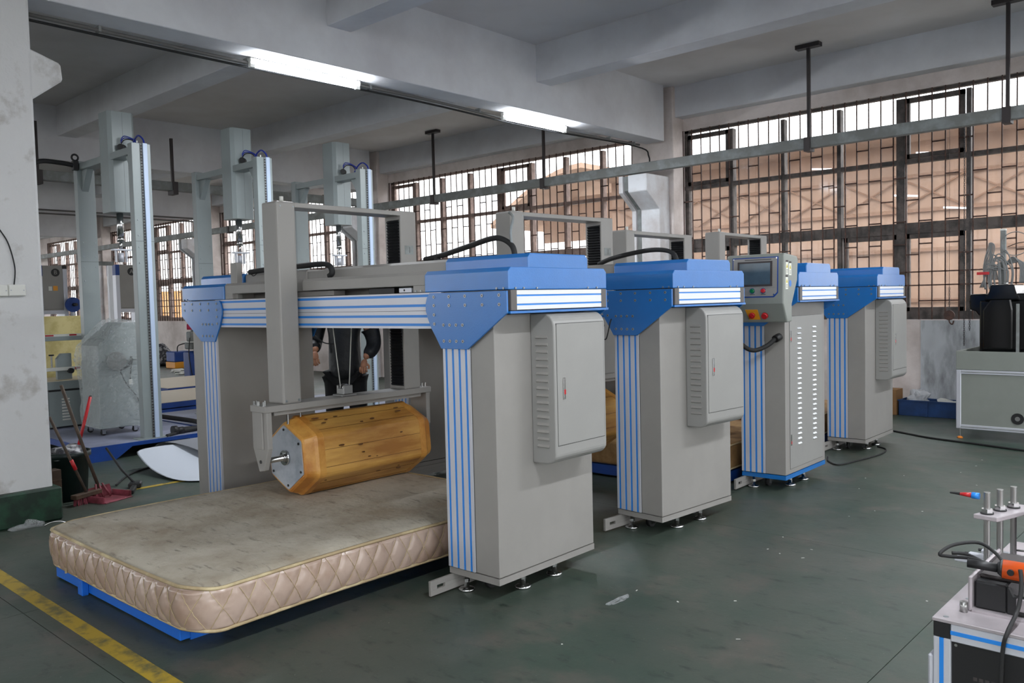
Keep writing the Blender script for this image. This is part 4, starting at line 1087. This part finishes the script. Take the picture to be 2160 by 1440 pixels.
# foam sheet roll
M_fw = mat('white_foam_sheet', (196, 202, 212), .7); M_fg = mat('grey_foam_sheet', (128, 130, 136), .75)
def sheet(name, m, pts, w, label):
    b = bmesh.new(); P = [Vector(p) for p in pts]; A, B = [], []
    for i, p in enumerate(P):
        A.append(b.verts.new(p)); B.append(b.verts.new(p+Vector(w)))
    for i in range(len(P)-1): f = b.faces.new((A[i], A[i+1], B[i+1], B[i])); f.smooth = True
    q = MB(); q.bm.free(); q.bm = b; o = q.build(name, m, None); md = o.modifiers.new('thick', 'SOLIDIFY'); md.thickness = .006
    md2 = o.modifiers.new('sub', 'SUBSURF'); md2.levels = 2; md2.render_levels = 2
    return tag(o, label, 'sheet')
sheet('foam_sheet', M_fw, [(-7.95, 3.30, .19), (-7.80, 3.28, .15), (-7.55, 3.26, .06), (-7.2, 3.26, .012), (-6.8, 3.30, .008)], (.1, .62, .0), 'white foam sheet curling up from the floor behind the left leg')
sheet('foam_sheet', M_fg, [(-8.15, 3.62, .02), (-8.22, 3.60, .14), (-8.02, 3.62, .22), (-7.7, 3.70, .20), (-7.3, 3.80, .10), (-7.0, 3.9, .05)], (.12, .45, .02), 'grey foam sheet curling above the white one, below the blue platform')

# cables on the floor
def floor_cable(pts, r, label):
    return tag(tube('floor_cable', M_rubber, None, [(x, y, r) for x, y in pts], r, n=6), label, 'cable')
floor_cable([(-7.3, 2.9), (-7.7, 3.2), (-7.95, 3.6), (-8.2, 3.9)], .008, 'black cable on the floor leading under the blue platform')
floor_cable([(-3.03, 7.51), (-2.95, 7.33), (-2.82, 7.22), (-2.76, 7.45), (-2.70, 7.9), (-2.74, 8.18), (-2.86, 8.30)], .007, 'thin dark cable looping on the floor before the farthest tester')
floor_cable([(-3.3, 9.5), (-3.05, 9.32), (-2.85, 9.2), (-2.60, 9.06), (-2.2, 8.95), (-1.73, 8.81), (-1.2, 8.7)], .010, 'black cable running along the floor to the grey test bench')
tag(tube('cable_tail', M_rubber, None, [w1(-2.93, -.14, .02), w1(-2.90, -.10, .06), w1(-2.84, -.06, .09), w1(-2.80, -.04, .10)], .007, n=6), 'short black cable tail behind the mattress at the far leg', 'cable')

# ------------------------------------------------------------------ the worker behind the nearest tester
M_jacket = mat('black_padded_jacket', (20, 23, 27), .55, bump=.35, bscale=25)
M_trouser = mat('black_trousers', (15, 16, 18), .85)
M_skin = mat('skin', (188, 134, 104), .55, var=.06, scale=20)
M_hair = mat('black_hair', (18, 15, 14), .6)
M_shoe = mat('dark_shoe', (24, 24, 26), .6)
def skin_mesh(name, verts, edges, radii, m, parent, levels=2, root=0):
    me = bpy.data.meshes.new(name); me.from_pydata([Vector(v) for v in verts], edges, []); me.update()
    o = bpy.data.objects.new(name, me); COL.objects.link(o)
    o.modifiers.new('skin', 'SKIN')
    bpy.context.view_layer.objects.active = o
    sv = me.skin_vertices[0].data if me.skin_vertices else None
    if sv is None:
        bm_ = bmesh.new(); bm_.from_mesh(me); bm_.verts.layers.skin.verify(); bm_.to_mesh(me); bm_.free(); sv = me.skin_vertices[0].data
    for i, r in enumerate(radii):
        sv[i].radius = r if isinstance(r, tuple) else (r, r); sv[i].use_root = (i == root)
    s = o.modifiers.new('sub', 'SUBSURF'); s.levels = levels; s.render_levels = levels
    bpy.context.view_layer.update()
    dg = bpy.context.evaluated_depsgraph_get(); ev = o.evaluated_get(dg)
    m2 = bpy.data.meshes.new_from_object(ev); bpy.data.objects.remove(o)
    for p in m2.polygons: p.use_smooth = True
    m2.materials.clear(); m2.materials.append(m)
    o = bpy.data.objects.new(name, m2); COL.objects.link(o); o.parent = parent
    return o
def person():
    ang = math.atan2(-.736, .677)
    # local frame: x = towards the camera (front), y = image right (worker's left)
    t = thing('person', 'worker in black padded jacket and black trousers standing behind the nearest tester', 'person', (-5.99, 4.36, 0), ang)
    Lh = Vector((.20, -.215, 1.075)); Rh = Vector((.20, .185, .985))
    V = [(0, 0, .95), (0, 0, 1.12), (0, 0, 1.30), (0, 0, 1.45), (.01, 0, 1.53), (.02, 0, 1.60), (.02, 0, 1.70),
         (0, -.18, 1.42), (.01, -.24, 1.18), (.15, -.225, 1.11), (0, .18, 1.42), (.02, .25, 1.15), (.15, .20, 1.035),
         (0, -.09, .88), (.01, -.10, .50), (0, -.105, .10), (.0, .09, .88), (.01, .10, .50), (0, .11, .10), (.13, -.12, .05), (.13, .13, .05)]
    E = [(0, 1), (1, 2), (2, 3), (3, 4), (4, 5), (5, 6), (3, 7), (7, 8), (8, 9), (3, 10), (10, 11), (11, 12), (0, 13), (13, 14), (14, 15), (0, 16), (16, 17), (17, 18), (15, 19), (18, 20)]
    Rr = [(.10, .06), (.10, .06), (.11, .07), (.08, .06), .05, (.085, .07), (.08, .075), .055, .042, .028, .055, .042, .028, (.085, .085), .055, .038, (.085, .085), .055, .038, .035, .035]
    body = skin_mesh('body', V, E, Rr, M_skin, t)
    # face features and hair
    for s in (-1, 1):
        MB().sphere((.094, s*.030, 1.655), .010, (1, 1.3, .8), 8).build('eye', M_black, t)
        MB().sphere((.02, s*.083, 1.645), .022, (.6, .4, 1.2), 8).build('ear', M_skin, t)
    MB().sphere((.108, 0, 1.63), .014, (1, .8, 1.6), 8).build('nose', M_skin, t)
    MB().sphere((.092, 0, 1.595), .016, (.5, 1.5, .35), 8).build('mouth', M_pink, t)
    MB().sphere((.0, 0, 1.695), .105, (1, .88, .85), 16).build('hair', M_hair, t)
    # hands, each with palm, four fingers and thumb, lightly closed
    for (W, d, sg, nm) in ((Vector((.15, -.225, 1.11)), (Lh-Vector((.15, -.225, 1.11))), 1, 0), (Vector((.15, .20, 1.035)), (Rh-Vector((.15, .20, 1.035))), -1, 1)):
        d = Vector((.42, sg*.10, -.78)).normalized(); side = Vector((.1, 1, 0)).normalized(); side = (side-d*side.dot(d)).normalized(); nrm = d.cross(side)*(-1)
        if nrm.x > 0: nrm = -nrm
        P = [W, W+d*.045, W+d*.085]; ed = [(0, 1), (1, 2)]; ra = [(.024, .02), (.033, .018), (.036, .016)]
        o = skin_mesh('hand', P, ed, ra, M_skin, t)
        for k in range(4):
            c = P[2]+side*(-.027+.018*k)-d*.01; ln = (.030, .034, .032, .025)[k]
            a = c+d*ln+nrm*.006; b2 = a+(d*.35+nrm*.9).normalized()*ln*.8; e2 = b2+(nrm*.9-d*.5).normalized()*ln*.6
            skin_mesh('finger', [c, a, b2, e2], [(0, 1), (1, 2), (2, 3)], [.0095, .009, .0085, .0075], M_skin, o, 2)
        c = P[1]-side*.024*sg; a = c+(d*.5-side*.6*sg+nrm*.3)*.032; b2 = a+(d*.9+nrm*.5)*.028
        skin_mesh('thumb', [c, a, b2], [(0, 1), (1, 2)], [.012, .0105, .009], M_skin, o, 2)
    JV = [(0, 0, .82), (0, 0, .98), (0, 0, 1.15), (0, 0, 1.30), (0, 0, 1.44), (0, 0, 1.50),
          (0, -.19, 1.41), (0, -.235, 1.30), (.01, -.255, 1.18), (.07, -.25, 1.145), (.135, -.23, 1.12), (0, .19, 1.41), (.01, .24, 1.28), (.02, .265, 1.15), (.08, .245, 1.10), (.135, .208, 1.05)]
    JE = [(0, 1), (1, 2), (2, 3), (3, 4), (4, 5), (4, 6), (6, 7), (7, 8), (8, 9), (9, 10), (4, 11), (11, 12), (12, 13), (13, 14), (14, 15)]
    JR = [(.19, .15), (.185, .15), (.18, .145), (.18, .14), (.13, .10), .075, .085, .078, .070, .066, .048, .085, .078, .070, .066, .048]
    j = skin_mesh('jacket', JV, JE, JR, M_jacket, t)
    TV = [(0, 0, .92), (0, -.095, .84), (.01, -.105, .50), (0, -.11, .09), (0, .095, .84), (.01, .11, .50), (0, .115, .09)]
    skin_mesh('trousers', TV, [(0, 1), (1, 2), (2, 3), (0, 4), (4, 5), (5, 6)], [(.13, .12), (.10, .10), .078, .06, (.10, .10), .078, .06], M_trouser, t)
    for y in (-.12, .125):
        prism('shoe', M_shoe, t, [(-.09, 0), (.19, 0), (.20, .035), (.12, .075), (.05, .11), (-.08, .10)], 'y', y-.045, y+.045, .012, 2)
    tube('dark_cord', M_rubber, t, [(.13, -.22, 1.24), (.16, -.14, 1.18), (.17, -.05, 1.17)], .005, n=6)
person()

# ------------------------------------------------------------------ grey bench tester with black machine, right
M_gloss = mat('glossy_black_casting', (6, 6, 8), .12, spec=.5)
def right_station():
    t = thing('test_station', 'grey framed test station with tray top at the right edge', 'machine', (-2.415, 9.25, 0))
    L, D = 1.5, .85
    # tray
    b = MB().box(0, L, 0, .012, .700, .886).box(0, L, D-.012, D, .700, .886).box(0, .012, .012, D-.012, .700, .886).box(L-.012, L, .012, D-.012, .700, .886).box(.012, L-.012, .012, D-.012, .78, .79)
    b.build('tray', M_teal, t, bevel=.003)
    for x in (0, L-.045):
        for y in (.0, D-.045): box('corner_profile', M_alu, t, x, x+.045, y, y+.045, .10, .698, .006)
    for z in (.10, .655): box('rail_profile', M_alu, t, .045, L-.045, 0, .03, z, z+.043, .004); box('rail_profile', M_alu, t, 0.0, .03, .045, D-.045, z, z+.043, .004)
    for z in (.121, .676): box('slot', M_rail, t, .045, L-.045, -.001, 0, z-.004, z+.004)
    box('infill_panel', M_teal, t, .045, L-.045, .012, .018, .143, .655); box('infill_panel', M_teal, t, .012, .018, .045, D-.045, .143, .655)
    g = MB().prism([(.545+.055*math.cos(k*PI/16), .235+.055*math.sin(k*PI/16)) for k in range(32)], 'y', .005, .012).build('fan_guard', M_black, t)
    MB().prism([(.545+.022*math.cos(k*PI/12), .235+.022*math.sin(k*PI/12)) for k in range(24)], 'y', .002, .006).build('fan_hub', M_steel, g)
    for x in (.03, L-.03):
        for y in (.03, D-.03):
            f = cyl('stem', M_steel, t, (x, y, .02), (x, y, .10), .006, n=8); MB().lathe([(.0, 0), (.028, 0), (.026, .012), (.010, .022)], (x, y, 0), 16).build('orange_foot', mat('orange_plastic', (206, 120, 30), .5) if x == .03 and y == .03 else M_yellow, f)
right_station()
def black_machine():
    t = thing('black_machine', 'glossy black machine head standing in the tray of the right test station', 'machine', (-2.415, 9.25, .79))
    box('body', M_gloss, t, .14, .95, .285, .72, 0, .60, .02, 2)
    MB().prism([(.05, .505), (.10, .485), (.13, .44), (.95, .44), (.95, .665), (.05, .665), (.04, .60)], 'y', .30, .74).build('wing_housing', M_gloss, t, bevel=.015, seg=2)
    prism('neck', M_gloss, t, [(.19, .60), (.50, .60), (.47, .69), (.455, .755), (.245, .755), (.235, .69)], 'y', .26, .70, .012, 2)
    prism('shield', M_gloss, t, [(.17, .10), (.45, .10), (.45, .50), (.43, .62), (.25, .62), (.17, .50)], 'y', .27, .33, .02, 2)
    box('pale_strip', M_rail, t, .475, .505, .26, .268, .02, .56, .002)
    cyl('cap', M_chrome, t, (.345, .45, .755), (.345, .45, .775), .02, n=10)
black_machine()
M_cable = mat('grey_cable', (112, 114, 114), .5)
pl = thing('cable_mast', 'pale square mast with bundles of grey cable behind the black machine', 'mast', (-2.22, 10.3, 0))
box('mast', M_rail, pl, -.03, .02, -.02, .03, 0, 2.13, .003); box('mast_cap', M_white, pl, -.032, .022, -.022, .032, 2.13, 2.15)
rnd = random.Random(11)
for k in range(13):
    a = rnd.uniform(-.06, .06); zt_ = rnd.uniform(1.72, 1.90)
    tube('cable', M_cable, pl, [(-.12+a, -.05, 1.50), (-.13+a, -.06, 1.66), (-.08+a*1.5, -.07, zt_), (0+a, -.07, zt_-.02), (.03+a*1.3, -.07, 1.68), (.02+a, -.05, 1.48)], .007, n=6)
for k in range(6):
    a = .012*k
    tube('cable', M_cable, pl, [(-.16-a, -.05, 1.52), (-.18+a, -.07, 1.74), (-.13+a, -.08, 1.96), (-.10-a*.4, -.08, 1.99), (-.12+a*.6, -.07, 1.82), (-.10+a, -.05, 1.60)], .0055, n=6)
for k in range(5):
    a = .013*k
    tube('hose', M_cable, pl, [(.03, -.05, 1.76), (.10+a, -.06, 1.84-a), (.17+a, -.07, 1.74), (.17+a, -.08, 1.56)], .009, n=6)
tube('wire_ring', M_cable, pl, [(.12+.13*math.cos(a*PI/6), -.06, 1.98+.125*math.sin(a*PI/6)) for a in range(12)], .0045, n=6, closed=True)
tube('wire_end', M_rubber, pl, [(.05, -.06, 1.95), (.18, -.06, 1.99), (.34, -.06, 1.96), (.40, -.06, 1.76), (.42, -.06, 1.72)], .004, n=6)
box('red_tag', M_red, pl, -.24, -.12, -.09, -.075, 1.66, 1.69)
def chain(x, y, z0, z1, label, hook=False):
    t = thing('chain', label, 'chain', (x, y, 0))
    g = MB(); z = z1; i = 0
    while z > z0:
        r = .0025; w = .008; h = .026
        M = Matrix.Translation((0, 0, z)) @ Matrix.Rotation(PI/2*(i % 2), 4, 'Z')
        g.box(-w, -w+.004, -r, r, -h, 0, M).box(w-.004, w, -r, r, -h, 0, M).box(-w, w, -r, r, -.004, 0, M).box(-w, w, -r, r, -h, -h+.004, M)
        z -= .021; i += 1
    stuff(g.build('links', M_steel_dk, t))
    if hook:
        cyl('hook_block', M_bar, t, (0, -.015, z0-.03), (0, .015, z0-.03), .055, n=16); tube('hook', M_bar, t, [(0, 0, z0-.03), (0, 0, z0-.10), (.03, 0, z0-.13), (.045, 0, z0-.09)], .008, n=6)
    return t
chain(-2.585, 10.21, .90, 3.28, 'long thin chain hanging from the rail, left of the grey cables')
chain(-2.53, 10.21, 1.06, 3.28, 'second hanging chain just left of the mast cables')
ch3 = chain(-2.735, 10.21, 1.25, 1.53, 'short chain with a rusty pulley hook against the window', True)
tube('wire', M_steel_dk, ch3, [(0, 0, 1.53), (0, 0, 2.4), (0, 0, 3.28)], .002, n=5, sub=1)

# crates and cartons along the wall
M_crate = mat('blue_crate_plastic', (34, 70, 124), .5, var=.2, scale=4)
cr = thing('plastic_crate', 'long shallow blue plastic crate filled with film at the wall', 'crate', (-3.41, 10.62, 0))
c_ = MB().box(0, .98, 0, .012, 0, .19).box(0, .98, .268, .28, 0, .19).box(0, .012, .012, .268, 0, .19).box(.968, .98, .012, .268, 0, .19).box(.012, .968, .012, .268, 0, .012).build('crate_body', M_crate, cr, bevel=.003)
for x in (.30, .62): box('rib', M_crate, c_, x, x+.03, -.008, 0, 0, .19)
box('rim', M_crate, c_, -.008, .988, -.012, 0, .175, .19)
crumple('film_bag', mat('cloudy_film', (186, 188, 192), .35), (-3.22, 10.76, .12), (.13, .09, .15), 'tall cloudy plastic bag at the left end of the blue crate', 'bag', 31, .3)
crumple('film_bag', M_white, (-2.90, 10.76, .10), (.12, .09, .08), 'flat white plastic film in the middle of the blue crate', 'bag', 33, .3)
crumple('film_bag', M_white, (-2.60, 10.75, .10), (.10, .08, .09), 'white folded film at the right end of the blue crate', 'bag', 35, .3)
M_cardy = mat('tan_carton', (158, 116, 72), .75, var=.1, scale=5)
for (z, h, lb) in ((0, .15, 'lower tan carton beside the blue crate'), (.151, .155, 'upper tan carton with round blue mark beside the blue crate')):
    q = thing('carton', lb, 'box', (-3.56, 10.60, z)); box('box_body', M_cardy, q, -.14, .13, 0, .24, 0, h, .002); box('tape', M_card, q, -.01, .02, -.001, .24, h, h+.001)
    if z: prism('round_mark', M_stripe, q, [(.03+.028*math.cos(k*PI/8), .08+.028*math.sin(k*PI/8)) for k in range(16)], 'y', -.0015, 0)

# ------------------------------------------------------------------ foreground bench, bottom right
BO = (-.572, 2.014); BA = math.radians(0)
M_top = mat('dusty_aluminium_plate', (186, 178, 182), .4, metal=.35, var=.08, scale=5)
def bench():
    t = thing('work_bench', 'aluminium profile bench with blue slot strips at the bottom right corner', 'bench', (BO[0], BO[1], 0), BA)
    box('top_plate', M_top, t, -.002, 1.1, -.002, .76, .752, .760, .001)
    for x in (0, 1.06):
        for y in (0, .72):
            p = box('leg_profile', M_alu, t, x, x+.036, y, y+.036, .03, .716, .002); box('slot_strip', M_stripe, p, x+.013, x+.022, y-.001, y+.004, .03, .716)
            box('corner_cube', M_black, t, x, x+.036, y, y+.036, .716, .752, .002); cyl('foot', M_black, p, (x+.018, y+.018, 0), (x+.018, y+.018, .03), .02, n=12)
    p = box('front_profile', M_alu, t, .036, 1.06, .0, .036, .712, .7515, .002); box('slot_strip', M_stripe, p, .036, 1.06, -.0012, .004, .728, .737)
    box('side_profile', M_alu, t, 0, .036, .036, .72, .712, .7515, .002); box('side_profile', M_alu, t, 1.06, 1.096, .036, .72, .712, .7515, .002); box('rear_profile', M_alu, t, .036, 1.06, .72, .756, .712, .7515, .002)
    f = box('front_panel', M_black, t, .036, 1.06, .010, .014, .10, .712)
    cyl('panel_screw', M_chrome, f, (.045, .010, .703), (.045, .008, .703), .0035, n=8)
    for i, x in enumerate((.080, .092, .104, .116)): box('panel_mark', M_steel_dk, f, x, x+.008, .009, .0095, .632, .640)
    box('side_panel', M_alu, t, -.012, -.001, .0, .45, .05, .672, .004)
    for x, y in ((.022, .018), (.03, .17), (.03, .34)): cyl('countersunk_screw', M_screw, t, (x, y, .760), (x, y, .7606), .006, n=12)
    cyl('bushing', M_steel, t, (.044, .075, .760), (.044, .075, .784), .0085, n=14)
bench()
def bench_local(x, y): return (BO[0]+x*math.cos(BA)-y*math.sin(BA), BO[1]+x*math.sin(BA)+y*math.cos(BA))
def loc3(x, y, z): a = bench_local(x, y); return (a[0], a[1], z)
dr = thing('drive_unit', 'black drive unit between light side plates on the bench', 'machine', loc3(.0, .0, .7602), BA)
box('side_plate', M_top, dr, .050, .058, .085, .36, 0, .082, .003); box('base_plate', M_top, dr, .058, .30, .085, .36, 0, .006)
box('black_block', M_black, dr, .060, .125, .10, .34, .006, .070, .004); box('black_block', M_steel_dk, dr, .062, .28, .13, .34, .070, .079, .004)
prism('bearing_plate', M_black, dr, [(.125, .006), (.30, .006), (.30, .07), (.17, .07), (.16, .05), (.14, .05), (.13, .07), (.125, .07)], 'y', .10, .112, .004)
box('white_window', M_top, dr, .145, .172, .095, .0995, .018, .048, .006)
M_orange = mat('orange_tool_plastic', (200, 78, 20), .4)
ot = thing('orange_tool', 'orange hand tool with black cord lying on the drive unit', 'tool', loc3(.155, .11, .866), BA)
MB().cyl((-.04, .0, 0), (.16, .03, -.01), .021, .024, n=16).build('barrel', M_orange, ot)
MB().cyl((-.05, -.002, 0), (-.04, 0, 0), .012, .021, n=16).build('nose', M_black, ot)
cyl('collar', M_black, ot, (-.11, -.01, .002), (-.05, -.002, 0), .010, n=12)
cyl('button', M_black, ot, (-.02, -.023, .0), (-.02, -.018, .0), .007, n=12)
cc = tag(tube('coiled_cord', M_rubber, None, [loc3(.10, .12, .865), loc3(.045, .14, .868), loc3(-.005, .14, .864), loc3(-.02, .12, .872), loc3(.0, .16, .888), loc3(.045, .20, .892), loc3(.09, .17, .880), loc3(.12, .13, .868), loc3(.16, .12, .872), loc3(.21, .11, .868)], .0042, n=8), 'coiled black cord looping over the drive unit on the bench', 'cord')
cd2 = tag(tube('hanging_cord', M_rubber, None, [loc3(.155, .085, .878), loc3(.160, .072, .850), loc3(.158, .050, .80), loc3(.150, -.008, .764), loc3(.142, -.012, .72), loc3(.138, -.010, .60), loc3(.14, -.012, .45)], .0045, n=8), 'black cord hanging down over the front of the bench', 'cord')
cd3 = tag(tube('second_cord', M_rubber, None, [loc3(-.0, .145, .872), loc3(.03, .155, .872), loc3(.07, .135, .866), loc3(.11, .125, .858)], .0042, n=8), 'short black cord running inside the coiled one', 'cord')
fxr = thing('rod_fixture', 'fixture of three threaded rods under a slotted plate on the bench', 'fixture', loc3(.0, .0, .7602), BA)
for (x, y) in ((.014, .41), (.032, .465), (.052, .52)):
    g = MB(); z = 0.0
    prof = []
    while z < .212: prof += [(.0072, z), (.0082, z+.0015)]; z += .003
    q = MB().lathe(prof, (x, y, 0), 12); q.build('threaded_rod', M_steel, fxr)
    MB().cyl((x, y, .158), (x, y, .168), .014, n=6).build('hex_nut', M_chrome, fxr); cyl('washer', M_black, fxr, (x, y, .155), (x, y, .158), .016, n=16)
    h = tube('toggle_arm', M_steel, fxr, [(x+.008, y, .040), (x+.05, y+.0, .042), (x+.075, y, .036)], .003, n=6, sub=1)
    MB().sphere((x+.100, y, .034), 1, (.024, .007, .006), 10).build('toggle_grip', M_black, h)
    MB().box(x-.075, x-.010, y-.012, y+.012, .018, .029).build('side_clamp', M_alu, fxr, bevel=.002); cyl('clamp_tip', M_black, fxr, (x-.084, y, .025), (x-.075, y, .025), .004, n=8)
prism('slotted_plate', M_top, fxr, [(-.014, .390), (.044, .383), (.105, .57), (.050, .57)], 'z', .142, .1545, .002)
sp = box('drilled_plate', M_top, fxr, .095, .103, .47, .63, .02, .147, .002)
for y in (.495, .53, .57, .605):
    for z in (.04, .08, .122): cyl('socket_screw', M_screw, sp, (.095, y, z), (.091, y, z), .006, n=10)
tg = thing('marker_pen', 'black and red marker with blue band lying across the threaded rods', 'pen', loc3(.0, .40, .9585), BA)
MB().cyl((-.075, .01, 0), (-.050, .01, 0), .002, .004, n=8).build('tip', M_black, tg); MB().cyl((-.050, .01, 0), (-.022, .01, 0), .004, .007, n=10).build('red_part', M_red, tg); MB().cyl((-.022, .01, 0), (-.004, .01, 0), .0085, n=12).build('blue_band', M_stripe, tg)

# ------------------------------------------------------------------ outside: yard and the shed next door
struct(MB().box(-80, 60, -60, 90, -.5, -.31).build('ground', mat('yard_concrete', (206, 203, 198), .9, var=.15, scale=.3)))
M_tan = mat('tan_shed_sheet', (164, 136, 116), .8, rgb2=(140, 114, 96), scale=1.2, lo=.3, hi=.7, stretch=(4, 1, .25))
M_tan2 = mat('tan_shed_trim', (128, 98, 78), .8)
M_lamp2 = mat('shed_tube', (240, 244, 250), .4, emit=2.5)
sh = thing('neighbour_shed', 'tan sheet-clad shed seen through the barred windows', 'building', (0, 17, -.31))
x = -12.2
while x < -1.0: 
    box('wall_sheet', M_tan, sh, x, x+.955, .012*(round(x/.95) % 2), .05, 0, 4.65); x += .95
x = -14.4
b = MB()
for i in range(8):
    a = i/8; c = (i+1)/8
    b.prism([(-15.2+3*a, 3.7+1.2*math.sin(a*PI/2)), (-15.2+3*c, 3.7+1.2*math.sin(c*PI/2)), (-15.2+3*c, 3.82+1.2*math.sin(c*PI/2)), (-15.2+3*a, 3.82+1.2*math.sin(a*PI/2))], 'y', -1.2, 4)
b.build('arched_canopy', M_tan, sh)
box('flat_canopy', M_tan, sh, -12.2, -.9, -.9, 0, 4.63, 4.78)
box('gable_sheet', M_tan, sh, -14.9, -12.2, .6, .65, 3.35, 4.5)
for z in (1.6, 2.55, 3.3, 3.95): box('girt', M_tan2, sh, -12.2, -.9, -.06, 0, z, z+.07)
x = -12
while x < -2:
    for (a, c) in ((3.37, 3.95), (3.95, 3.37)):
        p = MB().cyl((x, -.04, a), (x+1.1, -.04, c), .018, n=6); p.build('lattice_bar', M_tan2, sh)
    x += 1.1
for (x, z) in ((-9.0, 3.75), (-7.6, 3.45), (-5.6, 3.75), (-5.9, 2.95), (-5.0, 2.75), (-4.3, 4.3)):
    q = box('shed_lamp', M_lamp2, sh, x, x+.42, -.10, -.07, z, z+.03); q.rotation_euler = (0, .12, 0)
ds = thing('far_house', 'pale far building glimpsed at the left windows', 'building', (-30, 34, -.31))
box('wall', mat('pale_render', (220, 214, 206), .8), ds, -14, 10, 0, 8, 0, 3.0); box('roof', M_tan2, ds, -14.4, 10.4, -.4, 8.4, 3.0, 3.2)
M_ochre = mat('ochre_sheet', (222, 160, 80), .7, var=.1, scale=3)
for (x, lb) in ((-33.0, 'ochre screen panel outside the far window, left one'), (-29.6, 'ochre screen panel outside the far window, right one')):
    q = thing('yard_screen', lb, 'screen', (x, 15.2, -.31)); box('panel', M_ochre, q, 0, 1.9, 0, .05, .4, 2.5); box('post', M_steel_dk, q, -.05, 0, 0, .05, 0, 2.5); box('post', M_steel_dk, q, 1.9, 1.95, 0, .05, 0, 2.5)
